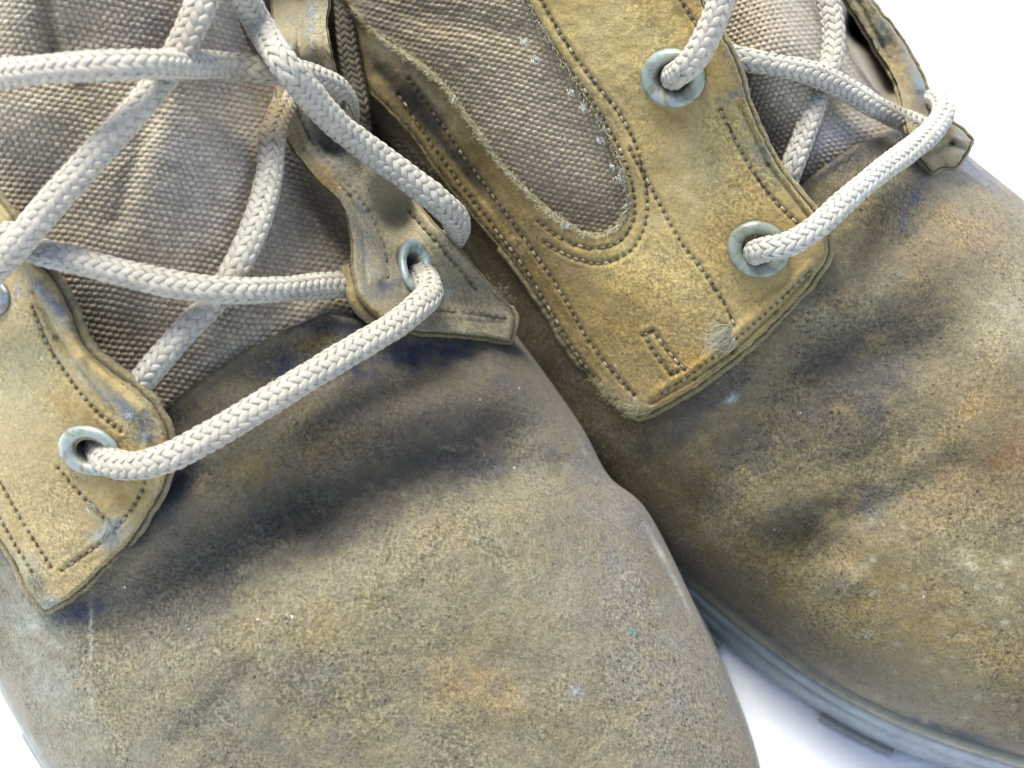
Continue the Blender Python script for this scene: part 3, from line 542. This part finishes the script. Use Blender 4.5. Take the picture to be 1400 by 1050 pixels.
# ------------------------------------------------------------------ woven canvas (real relief)
def canvas(name, parent, x0, x1, y0, y1, wf, colf, cell=(9.8, 7.6), ang=8, step=1.55, amp=.55, clip=None):
    gx = np.arange(x0, x1, step); gy = np.arange(y0, y1, step); X, Y = np.meshgrid(gx, gy, indexing='ij'); sh = X.shape
    W = wf(X, Y); a = math.radians(ang)
    wx = fbm(X, Y, 120, 2, 33)*8; wy = fbm(X, Y, 120, 2, 34)*8+W*.3
    u = ((X+wx)*math.cos(a)+(Y+wy)*math.sin(a))/cell[0]; v = (-(X+wx)*math.sin(a)+(Y+wy)*math.cos(a))/cell[1]
    r = np.floor(v); u = u+.5*(r % 2); fu = u-np.floor(u)-.5; fv = v-r-.5
    id_ = _perm[(np.floor(u).astype(int)) % 512, r.astype(int) % 512]
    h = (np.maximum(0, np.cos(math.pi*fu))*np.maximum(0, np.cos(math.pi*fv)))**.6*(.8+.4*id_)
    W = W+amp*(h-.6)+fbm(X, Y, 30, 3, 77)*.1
    C = colf(X.ravel(), Y.ravel())*(.92+.2*id_.ravel()+.55*h.ravel())[:, None]  # weave gaps darker by height: occlusion shade put into the colour
    Fq = gridfaces(*sh)
    if clip is not None:
        q = np.stack([X.ravel(), Y.ravel()], 1)[Fq].mean(1); Fq = Fq[inpoly(q, np.array(clip, float))]
    return build(name, PW(X, Y, W).reshape(-1, 3), Fq, M_CANVAS, parent, col=C)
def canvcol(b1, b2, sp, seed):
    def f(px, py):
        n = fbm(px, py, 100, 4, seed)[:, None]*.5+.5; return paint(px, py, alb(b1)*(1-n)+alb(b2)*n, sp, .3, seed+2)
    return f
tL = RBF([(-60, -40, 0), (30, 30, 3), (90, 60, -1.5), (180, 30, 4), (285, 20, 0), (335, 20, -16), (355, 70, -15), (330, 115, -8), (235, 110, 5), (240, 200, 7), (270, 300, 5.5), (150, 150, 1.5), (130, 250, 1), (60, 150, 3), (20, 220, -3), (30, 290, -4), (160, 330, 1), (345, 230, 2), (400, 270, -6), (430, 340, -6), (420, 390, -4), (480, 420, -4.5), (330, 350, 2), (140, 450, -6), (180, 500, -6), (230, 430, -.5), (250, 500, -3.5), (300, 440, .3), (330, 478, -1.6), (400, 440, -1.8), (450, 425, -2.5), (230, 555, -5), (420, 180, -9), (440, 60, -14), (400, 20, -16), (370, 150, -7), (500, 500, -7), (350, 540, -7), (200, 620, -8), (-60, 400, -6), (60, 420, -5), (100, 350, -1)])
Lt = lambda x, y: LB.base(x, y)+.85*tL(x, y)+ridges(x, y, [(215, 130, 160, 300, 16, -1.2), (300, 330, 350, 200, 22, .8), (60, -20, 75, 90, 12, -2.5), (110, 120, 140, 170, 12, -1.2)])
canvas('tongue', boot_a, -130, 520, -60, 600, Lt, canvcol((174, 157, 137), (158, 143, 123), [(250, 210, 60, 110, 0, (192, 180, 168), .4), (330, 280, 50, 60, 0, (176, 160, 144), .4), (60, 250, 60, 60, 0, (120, 106, 92), .5), (150, 450, 80, 60, 0, (126, 108, 90), .5), (330, 465, 100, 9, -30, (190, 174, 150), .75), (40, 30, 40, 60, 0, (146, 140, 130), .5), (290, 60, 30, 60, 0, (160, 154, 160), .4), (200, 40, 60, 40, 0, (136, 126, 122), .5)], 111), clip=[(-140, -70), (436, -70), (436, 40), (450, 100), (468, 150), (490, 202), (513, 235), (548, 270), (575, 310), (560, 440), (560, 620), (-140, 620)])  # hump lighter, hollows by the flap darker: light and shade painted in
tR = RBF([(450, -60, 3), (520, 20, 4.5), (600, 60, 4.8), (700, 0, 3), (740, 60, 2.4), (640, 140, 3.2), (720, 150, 3.6), (800, 200, 3.0), (700, 230, 2.6), (780, 280, 2.2), (840, 290, 1.6), (860, 240, 1.8), (820, 330, 1), (900, 330, -1), (760, 330, 0), (600, 150, 2.5), (520, 80, 3.5), (650, 0, 3.2)])
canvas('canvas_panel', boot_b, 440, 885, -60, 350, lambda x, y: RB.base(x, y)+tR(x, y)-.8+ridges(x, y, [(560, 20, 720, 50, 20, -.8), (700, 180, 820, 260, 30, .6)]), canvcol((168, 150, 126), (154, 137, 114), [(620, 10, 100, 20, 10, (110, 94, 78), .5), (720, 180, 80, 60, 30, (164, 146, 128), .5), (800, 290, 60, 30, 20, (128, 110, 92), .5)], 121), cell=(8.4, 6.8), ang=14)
tT = RBF([(960, -60, -4), (1000, 40, -2), (1060, 40, 3), (1100, 60, 3.5), (1050, 130, 1.5), (1090, 180, .5), (1120, 130, 1), (1150, 140, -1), (1165, 170, -1.5), (1210, 165, -2.5), (1090, 240, -1.8), (1150, 205, -1.4), (1180, 80, -7), (1150, 40, -4), (1200, 20, -12), (1220, 110, -10), (1240, 170, -8), (1040, 180, -3), (1060, 230, -3), (1130, -20, 0), (1140, 260, -6), (1050, 300, -6)])
canvas('tongue', boot_b, 940, 1250, -60, 280, lambda x, y: RB.base(x, y)+tT(x, y)+2.0*np.exp(-((x-1060)/70)**2-((y-60)/90)**2), canvcol((164, 149, 128), (152, 138, 119), [(1060, 40, 50, 60, 0, (172, 154, 140), .5), (1130, 190, 60, 20, -25, (164, 156, 160), .6), (1190, 90, 20, 60, -20, (100, 88, 74), .5)], 131), cell=(8.8, 6.6), ang=-12, clip=[(930, -70), (1132, -70), (1150, 30), (1165, 80), (1195, 120), (1238, 160), (1238, 290), (930, 290)])  # dark edge by the far flap: shade of the gap painted in
# ------------------------------------------------------------------ braided laces
PATHS = []
def braid(A, path, rad=2.1, base=(224, 214, 201), dirt=(), seed=0, step=.36, p=1.7, lw=1.0):
    """path = (px,py,w): 8+8 yarns in a two-over-two braid round a core"""
    rr = np.random.default_rng(seed)
    C2 = catmull(path, 2.0); X = PW(C2[:, 0], C2[:, 1], C2[:, 2]); PATHS.append((path, rad))
    L = np.concatenate([[0], np.cumsum(np.linalg.norm(np.diff(X, axis=0), axis=1))]); n = int(L[-1]/step); s = np.linspace(0, L[-1], n)
    X = np.stack([np.interp(s, L, X[:, i]) for i in range(3)], 1); pxs = np.interp(s, L, C2[:, 0]); pys = np.interp(s, L, C2[:, 1])
    for _ in range(3): X[1:-1] = (X[:-2]+2*X[1:-1]+X[2:])/4
    T = np.gradient(X, axis=0); T /= np.linalg.norm(T, axis=1)[:, None]
    Nn = np.zeros_like(X); u = np.cross(T[0], WV); u /= np.linalg.norm(u)
    for i in range(n): u = u-T[i]*(u@T[i]); u /= np.linalg.norm(u); Nn[i] = u
    B = np.cross(T, Nn)
    tw = fbm(s, s*0, 30, 2, seed)*.8+seed; R = rad*.97*(1+.07*fbm(s, s*0+9, 7, 3, seed+1)); fl = 1+.10*fbm(s, s*0+41, 10, 2, seed+2)-.04
    NS = 10; a = (2*math.pi/NS)/p
    ws = 1+.10*fbm(s, s*0+3, 5, 2, seed+4)
    ph = np.arange(6)*2*math.pi/6
    dcol = np.ones((n, 3)); cb = alb(base)
    C0 = np.tile(cb, (n, 1)); dn = (fbm(s, s*0+20, 8, 3, seed+7)*.5+.5)[:, None]; C0 = C0*(1-.32*dn)+alb((170, 152, 126))*.32*dn
    for (x, y, r, rgb, st) in dirt:
        m = (np.exp(-((pxs-x)**2+(pys-y)**2)/(r*r))*st)[:, None]; C0 = C0*(1-m)+alb(rgb)*m
    # core
    ang = np.arange(12)*2*math.pi/12
    V = X[:, None]+(R*.74)[:, None, None]*(np.cos(ang)[None, :, None]*Nn[:, None]+np.sin(ang)[None, :, None]*B[:, None])
    A.add(V.reshape(-1, 3), gridfaces(n, 12, True), C=np.repeat(C0*.8, 12, 0), U=np.zeros((n*12, 2)))
    for dr in (1, -1):
        for k in range(NS):
            th = 2*math.pi*k/NS+dr*a*s+(0 if dr > 0 else .0)
            top_ = np.sin(5*th+.4)*dr; off = .11*R*top_
            r = R*.86+off+rr.normal(0, .02)
            loc = th+tw
            e_r = np.cos(loc)[:, None]*Nn+np.sin(loc)[:, None]*B; e_t = -np.sin(loc)[:, None]*Nn+np.cos(loc)[:, None]*B
            c = X+r[:, None]*(np.cos(loc)[:, None]*Nn*(2-fl)[:, None]+np.sin(loc)[:, None]*B*fl[:, None])
            d = T+(dr*a*R)[:, None]*e_t; d /= np.linalg.norm(d, axis=1)[:, None]
            side = np.cross(e_r, d)
            tw2 = .262*R*ws*lw*rr.uniform(.93, 1.07)*(1.0+.26*top_); thk = .31
            V = c[:, None]+(np.cos(ph)[None, :, None]*side[:, None]*tw2[:, None, None])+(np.sin(ph)[None, :, None]*e_r[:, None]*thk)
            cc = C0*rr.uniform(.9, 1.08)*(1+.05*fbm(s, s*0+k*7, 2.5, 2, k+dr*3)[:, None])
            low = np.clip(.5-.5*top_, 0, 1)[:, None]; cc = cc*(1-.06*low)  # yarns slightly darker where they dip under: shade in the colour
            U = np.stack([np.repeat(s, 6)+k*31+dr*500, np.tile(np.sin(ph)*0+np.cos(ph), n)], 1)
            A.add(V.reshape(-1, 3), gridfaces(n, 6, True), C=np.repeat(cc, 6, 0), U=U)
def fibre(A, p0, p1, bend, w0, w1, r, c, rr, nseg=7):
    t = np.linspace(0, 1, nseg); p0 = np.array(p0, float); p1 = np.array(p1, float); d = p1-p0; nr = np.array([-d[1], d[0]])
    q = p0+d*t[:, None]+nr*(bend*np.sin(t*math.pi))[:, None]+np.cumsum(rr.normal(0, .25, (nseg, 2)), 0); W = w0+(w1-w0)*t+np.sin(t*math.pi)*rr.uniform(.0, .5)
    X = PW(q[:, 0], q[:, 1], W); T = np.gradient(X, axis=0); T /= np.linalg.norm(T, axis=1)[:, None]+1e-9
    s1 = np.cross(T, WV); s1 /= np.linalg.norm(s1, axis=1)[:, None]+1e-9; s2 = np.cross(s1, T); ph = np.arange(3)*2*math.pi/3
    rad = r*(1-.6*t)
    V = X[:, None]+rad[:, None, None]*(np.cos(ph)[None, :, None]*s1[:, None]+np.sin(ph)[None, :, None]*s2[:, None]); A.add(V.reshape(-1, 3), gridfaces(nseg, 3, True), C=alb(c)*rr.uniform(.7, 1.15), U=np.zeros((nseg*3, 2)))
def lacefuzz(A, paths, n, seed):
    r2 = np.random.default_rng(seed)
    for path, rad in paths:
        C2 = catmull(path, 2.0)
        for _ in range(n):
            i = r2.integers(4, len(C2)-4); t = C2[i+2]-C2[i-2]; t = t[:2]/np.linalg.norm(t[:2]); nn = np.array([-t[1], t[0]]); ph = r2.uniform(-1.35, 1.35)
            ppm = F/(D0-C2[i, 2]); R = rad*1.12
            p = C2[i, :2]+nn*math.sin(ph)*R*ppm; w0 = C2[i, 2]+math.cos(ph)*R; l = r2.uniform(4, 13); a = r2.normal(0, .8)
            d = (t*math.cos(a)+nn*math.sin(a))*r2.choice([-1, 1]); fibre(A, p, p+d*l, r2.normal(0, .25), w0-.1, w0+r2.uniform(-.3, .5), .028, (222, 216, 200), r2, 5)
def lp(body, pts):
    if len(pts[0]) > 3: return [p[:3] for p in pts]
    """lace path with heights given above the boot's base surface"""
    return [(x, y, float(body.base(np.array([float(x)]), np.array([float(y)]))[0])+o) for x, y, o in pts]
A = Acc()
braid(A, lp(LB, [(-60, 106, 14), (0, 101, 14), (80, 93, 14.5), (200, 88, 15), (300, 89, 8)])+[(370, 97, 29), (410, 101, 23), (440, 111, 18), (462, 124, 13), (472, 142, 7), (474, 160, -2), (472, 172, -10)], seed=1, dirt=[(350, 95, 40, (170, 146, 104), .5)])
braid(A, lp(LB, [(295, -50, 12), (277, 0, 12), (255, 50, 10.5), (232, 92, 9.5), (195, 140, 10.5), (130, 212, 12), (60, 290, 15), (20, 338, 17), (-15, 376, 18), (-50, 410, 16)]), rad=2.22, seed=2, dirt=[(250, 70, 40, (160, 140, 120), .3)])
fw = lambda x, y, o: (x, y, float(FRw(np.array([float(x)]), np.array([float(y)]))[0])+o)
braid(A, lp(LB, [(305, -60, 17), (330, -10, 18), (352, 30, 18), ])+[(392, 92, 36), (422, 128, 31), (460, 170, 25), (505, 205, 19.5), (560, 245, 15), (604, 280, 11), (624, 302, 6), (624, 320, 0), (606, 334, -5), (585, 332, -8)], rad=2.2, seed=3)
braid(A, lp(LB, [(400, 110, 4), (388, 145, 6), (373, 185, 7), (368, 240, 7), (352, 300, 7.5), (328, 355, 6.5), (302, 400, 4.5), (258, 447, 4.5), (220, 490, 4), (195, 520, 2.5), (170, 548, -1)]), rad=2.02, seed=4, dirt=[(378, 160, 26, (150, 124, 80), .8), (372, 190, 20, (170, 140, 100), .5), (310, 385, 20, (190, 172, 140), .4)])
braid(A, lp(LB, [(10, 318, 8), (45, 340, 10.5), (100, 355, 10), (180, 376, 9.5), (250, 391, 10), (310, 397, 10.5), (380, 396, 7), (440, 391, 3), (490, 388, 1.5), (540, 385, -2)]), rad=2.0, seed=5, dirt=[(60, 345, 40, (176, 178, 190), .5), (480, 390, 40, (186, 166, 134), .5)])
braid(A, lp(LB, [(130, 614, -2), (137, 622, 3), (150, 631, 6.5), (178, 637, 9), (220, 629, 10.5), (280, 600, 9.5), (345, 562, 8.5), (420, 516, 8), (490, 474, 8.5), (540, 444, 10), (570, 420, 12.5), (587, 400, 13), (584, 385, 11.5), (577, 374, 6.5), (570, 370, -1)]), rad=2.2, seed=6)
lacefuzz(A, PATHS, 110, 21); PATHS.clear()
bl = A.build('bootlace', M_CORD, None, label='cream braided round lace criss-crossing the grey-toed left boot', cat='bootlace', group='cream laces of the two boots')
A = Acc()
braid(A, lp(RB, [(918, 112, 1), (922, 104, 8), (934, 96, 12.5), (952, 76, 14.5), (968, 46, 15), (985, 5, 15), (1000, -50, 15)]), rad=2.05, seed=7, p=1.58)
braid(A, lp(RB, [(985, 72, 17, 1), (1010, 79, 17.5), (1060, 89, 16), (1112, 101, 13), (1155, 121, 8.5), (1195, 145, 4), (1225, 160, 0), (1262, 176, -5)]), rad=1.85, seed=8, p=1.55, dirt=[(1215, 155, 20, (140, 120, 100), .6)])
braid(A, lp(RB, [(1112, -60, 5, 1), (1128, -10, 4), (1139, 35, 4), (1138, 75, 5), (1122, 120, 7), (1106, 165, 10), (1092, 205, 11), (1082, 230, 11), (1072, 262, 7)]), rad=1.8, seed=9, p=1.55)
braid(A, lp(RB, [(1022, 350, 6, 1), (1030, 346, 12), (1046, 341, 16), (1075, 335, 18), (1110, 315, 18), (1155, 275, 15.5), (1205, 233, 11), (1250, 200, 4), (1280, 172, -2), (1290, 152, -5), (1284, 138, -9), (1271, 139, -14), (1262, 150, -18)]), rad=1.9, seed=10, p=1.55, base=(230, 224, 214))
lacefuzz(A, PATHS, 60, 22); PATHS.clear()
A.build('bootlace', M_CORD, None, label='cream braided lace threaded through the golden eyelet panel of the right boot', cat='bootlace', group='cream laces of the two boots')
A = Acc()
braid(A, lp(LB, [(462, -60, 16), (470, 0, 14), (474, 50, 11), (482, 100, 8), (490, 145, 6), (494, 190, 3), (498, 230, -2)]), rad=1.95, seed=11, base=(128, 120, 104), p=1.3, lw=.8)  # left boot's lace in shade: the darkness is put into its base colour
A.build('shaded_lace', M_CORD, None, label='short lace length between the two boots, its shade painted in as dull brown', cat='cord')
# ------------------------------------------------------------------ soles
def sole(name, body, parent, ztop, shade, lugs, mark=None):
    v = np.linspace(0, body.n-1, 260); G = []
    for sgn in (-1, 1):
        a = body.at(np.full(260, sgn*.985), v); r = curve_at(body.R, v); z = np.minimum(ztop, r[:, 2 if sgn < 0 else 5])
        G.append(PW(a[0], a[1], w_of_z(a[0], a[1], z))[:, :2])
    loop = np.vstack([G[0], G[1][::-1]])
    # resample evenly, smooth
    Lc = np.vstack([loop, loop[:1]]); L = np.concatenate([[0], np.cumsum(np.linalg.norm(np.diff(Lc, axis=0), axis=1))]); n = 420
    s = np.linspace(0, L[-1], n, endpoint=False); P = np.stack([np.interp(s, L, Lc[:, 0]), np.interp(s, L, Lc[:, 1])], 1)
    for _ in range(6): P = (np.roll(P, 1, 0)+2*P+np.roll(P, -1, 0))/4
    T = np.roll(P, -1, 0)-np.roll(P, 1, 0); T /= np.linalg.norm(T, axis=1)[:, None]; area = np.sum(P[:, 0]*np.roll(P[:, 1], -1)-np.roll(P[:, 0], -1)*P[:, 1])
    Nn = np.stack([T[:, 1], -T[:, 0]], 1)*(1 if area > 0 else -1)
    prof = [(-6, ztop-1), (-.5, ztop+.3), (.6, ztop+.1), (1.5, ztop-.6), (1.9, ztop-1.6), (1.6, ztop-2.4), (2.2, ztop-3.0), (2.5, ztop-5.2), (2.1, ztop-6.2), (1.3, ztop-6.6), (1.5, ztop-7.2), (2.3, ztop-7.8), (2.3, 3.4), (1.2, 2.8), (-5, 2.6)]
    Vv = []; Cc = []
    for i, (o, z) in enumerate(prof):
        q = P+Nn*o; Vv.append(np.column_stack([q, np.full(n, z)+.15*fbm(P[:, 0], P[:, 1], 8, 2, i)]))
        c = alb(shade[0] if i < 5 else shade[1]); c = np.tile(c, (n, 1))*(1+.18*fbm(P[:, 0]*3, P[:, 1]*3+i*30, 20, 4, 3)[:, None])
        if i in (5, 9): c = c*.45
        Cc.append(c)
    V = np.vstack(Vv); so = build(name, V, gridfaces(len(prof), n, True), M_RUBBER, parent, col=np.vstack(Cc))
    # lugs under the rim
    cum = s
    pitch, lw = 40.0, 14.5
    if mark is not None: lugs = cum[np.linalg.norm(P-PW(*mark)[:2], axis=1).argmin()] % pitch
    for k in range(int(L[-1]/pitch)):
        i0 = np.searchsorted(cum, k*pitch+lugs); i1 = np.searchsorted(cum, k*pitch+lugs+lw)
        if i1 >= n or i1-i0 < 3: continue
        idx = np.arange(i0, i1+1); a = P[idx]; nn = Nn[idx]; m = len(idx)
        pr = [(-8, 2.8), (3.2, 3.1), (3.5, 2.2), (3.2, .5), (2.6, 0), (-8, 0)]
        VV = np.array([np.column_stack([a+nn*o, np.full(m, z)]) for o, z in pr]).reshape(-1, 3); ff = gridfaces(len(pr), m)
        capA = np.array([[j*m for j in range(6)]]); capB = np.array([[j*m+m-1 for j in range(5, -1, -1)]])
        build('tread_lug', VV, [ff, capA, capB], M_RUBBER, so, col=np.tile(alb((150, 154, 158)), (len(VV), 1)), smooth=False)
    return so
sole('sole', LB, boot_a, 14, ((170, 166, 156), (180, 184, 188)), 2)
sole('sole', RB, boot_b, 17, ((176, 168, 148), (186, 192, 198)), 15.5, (1120, 975, float(w_of_z(1120., 975., 2.0))))
# ------------------------------------------------------------------ frayed threads and loose fibres
def tuft(A, x, y, wf, n, ln, ang, spread, c, rr, r=.05, jit=4, dw=1.0):
    for _ in range(n):
        a = math.radians(ang+rr.normal(0, spread)); l = ln*rr.uniform(.4, 1.1); x0 = x+rr.normal(0, jit); y0 = y+rr.normal(0, jit)
        x1 = x0+math.cos(a)*l; y1 = y0+math.sin(a)*l; w0 = float(wf(np.array([x0]), np.array([y0]))[0])
        fibre(A, (x0, y0), (x1, y1), rr.normal(0, .18), w0+.1, w0+rr.uniform(-.2, dw), r, c, rr)
rr = np.random.default_rng(11)
WH = (206, 198, 176); CR = (190, 176, 138)
A = Acc()
tuft(A, 1000, 452, Qw, 90, 40, 150, 16, WH, rr, .05, 4, .3)
tuft(A, 996, 468, Qw, 50, 30, 165, 16, WH, rr, .05, 6, .3)
for k in range(70): 
    t = rr.random(); x = 815+60*t; y = 518+48*t; tuft(A, x, y, Qw, 3, 14, 150+rr.normal(0, 30), 25, CR, rr, .04, 3, .3)
tuft(A, 866, 560, Qw, 60, 12, 170, 40, (186, 174, 140), rr, .045, 6, .2)
cn = catmull([(722, 5), (758, 66), (797, 128), (828, 180), (853, 240), (857, 290), (840, 314), (805, 322), (770, 305), (722, 265), (680, 220), (640, 165), (600, 112), (550, 72), (510, 42), (480, 10)], 2.0)
for i in range(len(cn)-1):
    d = cn[i+1]-cn[i]; a = math.degrees(math.atan2(d[1], d[0]))
    dens = (2.2 if i > 130 else .9)+4.0*max(0, fbm(cn[i:i+1, 0], cn[i:i+1, 1], 25, 3, 88)[0])+(1.5 if i > 150 else 0)
    for _ in range(int(dens+rr.random())): tuft(A, cn[i, 0], cn[i, 1], Qw, 1, 8, a+rr.normal(0, 38)+(80 if rr.random() < .25 else 0), 12, (224, 217, 198) if rr.random() < .6 else CR, rr, .065, 1.8, .35)
for x, y in ((620, 135), (768, 305), (775, 308), (715, 55), (730, 80), (835, 225), (818, 190), (843, 242), (780, 125), (795, 145)):
    tuft(A, x, y, Qw, 12, 9, 55, 22, (236, 232, 220), rr, .10, 2.0, .3)
A.build('frayed_threads', M_THREAD, Qsh, kind='stuff')
A = Acc()
tuft(A, 120, 690, FLw, 12, 30, 48, 8, WH, rr, .06, 2, .5); tuft(A, 150, 728, FLw, 70, 20, 110, 30, (196, 198, 190), rr, .045, 5, .2); tuft(A, 146, 712, FLw, 16, 26, 75, 8, (206, 204, 196), rr, .05, 2, .2)
tuft(A, 62, 824, FLw, 70, 12, 130, 60, (188, 188, 172), rr, .05, 8, .2); tuft(A, 42, 790, FLw, 70, 26, 65, 14, WH, rr, .05, 6, .4)
tuft(A, 180, 560, FLw, 34, 24, 30, 40, (200, 212, 220), rr, .06, 6, .6); tuft(A, 185, 555, FLw, 20, 20, 120, 20, (200, 212, 220), rr, .06, 3, .6)
A.build('frayed_threads', M_THREAD, FLsh, kind='stuff')
A = Acc()
tuft(A, 682, 404, FRw, 70, 13, -60, 40, (150, 140, 114), rr, .045, 7, .1); tuft(A, 665, 388, FRw, 30, 9, -50, 30, (150, 140, 116), rr, .045, 8, .1)
tuft(A, 610, 402, FRw, 26, 12, 90, 60, WH, rr, .05, 4, .4); tuft(A, 470, 120, FRw, 14, 14, 40, 40, WH, rr, .05, 5, .5)
A.build('frayed_threads', M_THREAD, FRsh, kind='stuff')
def fray(parent, pts, wf, per, ln, c, seed):
    r2 = np.random.default_rng(seed); A = Acc(); q = catmull(pts, 2.0); cx, cy = q.mean(0)
    for i in range(len(q)-1):
        d = q[i+1]-q[i]; a = math.degrees(math.atan2(d[1], d[0])); out = np.array([-d[1], d[0]]); 
        if out@(q[i]-[cx, cy]) < 0: out = -out
        ao = math.degrees(math.atan2(out[1], out[0])); k = per*(1+1.8*fbm(q[i:i+1, 0], q[i:i+1, 1], 18, 3, seed)[0])
        for _ in range(int(max(k, 0)+r2.random())): tuft(A, q[i, 0], q[i, 1], wf, 1, ln, ao+r2.normal(0, 45), 5, c[r2.integers(len(c))], r2, .035, 1.2, .1)
    A.build('frayed_threads', M_THREAD, parent, kind='stuff')
FC = ((176, 160, 118), (196, 184, 150), (150, 132, 92))
fray(Qsh, [(500, 112), (558, 172), (600, 232), (650, 292), (700, 352), (743, 412), (778, 470), (808, 510), (842, 550), (874, 568), (900, 556), (950, 527), (1000, 490), (1060, 437), (1108, 383), (1130, 345), (1128, 318), (1100, 278), (1070, 240), (1042, 192), (1020, 140), (1003, 85)], Qw, 1.1, 7, FC, 31)
fray(FLsh, [(8, 290), (35, 345), (72, 388), (93, 430), (108, 470), (148, 510), (193, 543), (218, 575), (228, 612), (222, 658), (205, 692), (172, 742), (135, 778), (98, 812), (62, 833), (45, 812), (28, 778), (2, 735)], FLw, 1.1, 7, FC, 32)
fray(FRsh, [(376, 90), (380, 140), (398, 198), (435, 245), (467, 278), (481, 318), (485, 375), (497, 410), (522, 434), (560, 449), (620, 455), (660, 459), (696, 466), (702, 440), (690, 414), (660, 382), (630, 345), (592, 306)], FRw, 1.0, 6, ((150, 138, 108), (170, 160, 130), (124, 108, 80)), 33)
# nap: fine upright fibres and lint lying on the suede of both toes
def nap(body, parent, n, region, cf, seed):
    r2 = np.random.default_rng(seed); A = Acc(); x = r2.uniform(region[0], region[1], n); y = r2.uniform(region[2], region[3], n)
    ok = np.ones(n, bool)
    rows = curve_at(body.R, np.linspace(0, body.n-1, 200)); poly = np.vstack([rows[:, :2], rows[::-1, 3:5]]); Q = np.stack([x, y], 1)
    ok &= inpoly(Q, poly); ok &= segdist(Q, poly, True) > 14; ok &= ~inpoly(Q, body.sink); x = x[ok]; y = y[ok]
    W = body.base(x, y)+body.fine(x, y)+fbm(x, y, 110, 3, 9)*1.1+fbm(x, y, 38, 3, 5)*.35+fbm(x, y, 12, 2, 6)*.07
    n = len(x); a = r2.uniform(0, 2*math.pi, n)+0; l = r2.uniform(2, 5.5, n); t = np.array([0, .5, 1.])
    q = np.stack([x[:, None]+np.cos(a)[:, None]*l[:, None]*t, y[:, None]+np.sin(a)[:, None]*l[:, None]*t], -1); w_ = W[:, None]-.05+np.array([0, .28, .22])*r2.uniform(.5, 1.2, n)[:, None]
    X = PW(q[..., 0], q[..., 1], w_); sd_ = np.stack([-np.sin(a), np.cos(a)], -1)
    wd = .035*np.array([1, .8, .2])
    off = PW(q[..., 0]+sd_[:, None, 0]*8*wd, q[..., 1]+sd_[:, None, 1]*8*wd, w_)-X
    V = np.stack([X-off, X+off], 2).reshape(-1, 3)
    b = np.arange(n)[:, None]*6; Fc = np.concatenate([b+np.array([[0, 1, 3, 2]]), b+np.array([[2, 3, 5, 4]])])
    C = np.repeat(cf(x, y)*r2.uniform(.7, 1.45, n)[:, None], 6, 0); A.add(V, Fc, C=C)
    A.build('suede_nap', M_THREAD, parent, kind='stuff')
nap(LB, boot_a, 60000, (-60, 1040, 430, 1060), col_left, 3)
nap(RB, boot_b, 50000, (540, 1420, 180, 1060), col_right, 4)
# lint hairs lying about
A = Acc(); r3 = np.random.default_rng(9)
cw = lambda x, y: RB.base(x, y)+tR(x, y)-.1
for (x, y, dx, dy) in ((755, 215, 5, 10), (772, 185, 6, 12), (803, 214, 10, 12), (757, 218, 8, -6), (700, 120, 8, 3)):
    w0 = float(cw(np.array([float(x)]), np.array([float(y)]))[0])+.3; fibre(A, (x, y), (x+dx, y+dy), .1, w0, w0, .06, (226, 222, 210), r3)
A.build('lint', M_THREAD, None, kind='stuff', label='tiny white lint hairs stuck on the brown canvas of the right boot', cat='lint')
# ------------------------------------------------------------------ ground: white cloth sheet
def ground():
    k = N('white_cloth'); tc = k.n('ShaderNodeTexCoord').outputs['Object']
    a = k.n('ShaderNodeTexWave', wave_type='BANDS', bands_direction='X'); b = k.n('ShaderNodeTexWave', wave_type='BANDS', bands_direction='Y')
    for q in (a, b): q.inputs['Scale'].default_value = 200; q.inputs['Distortion'].default_value = 1.0; q.inputs['Detail'].default_value = 1; k.l(tc, q.inputs['Vector'])
    h = k.math('ADD', a.outputs['Fac'], b.outputs['Fac']); n = k.noise(tc, 60, 4)
    c = k.mix(k.ramp(n, .3, .7), (.80, .81, .82), (.86, .86, .86)); k.l(c, k.b.inputs['Base Color']); k.b.inputs['Roughness'].default_value = .8
    k.l(k.bump(h, .3, .0002), k.b.inputs['Normal'])
    n_ = 61; g = np.linspace(-1, 1, n_); g = np.sign(g)*np.abs(g)**2*2500; X, Y = np.meshgrid(g, g, indexing='ij')
    Z = fbm(X, Y, 90, 3, 2)*.35*(1-.0)-.4; V = np.stack([X, Y, Z], -1).reshape(-1, 3)
    o = build('ground', V, gridfaces(n_, n_), k.m); o['kind'] = 'structure'; return o
ground()
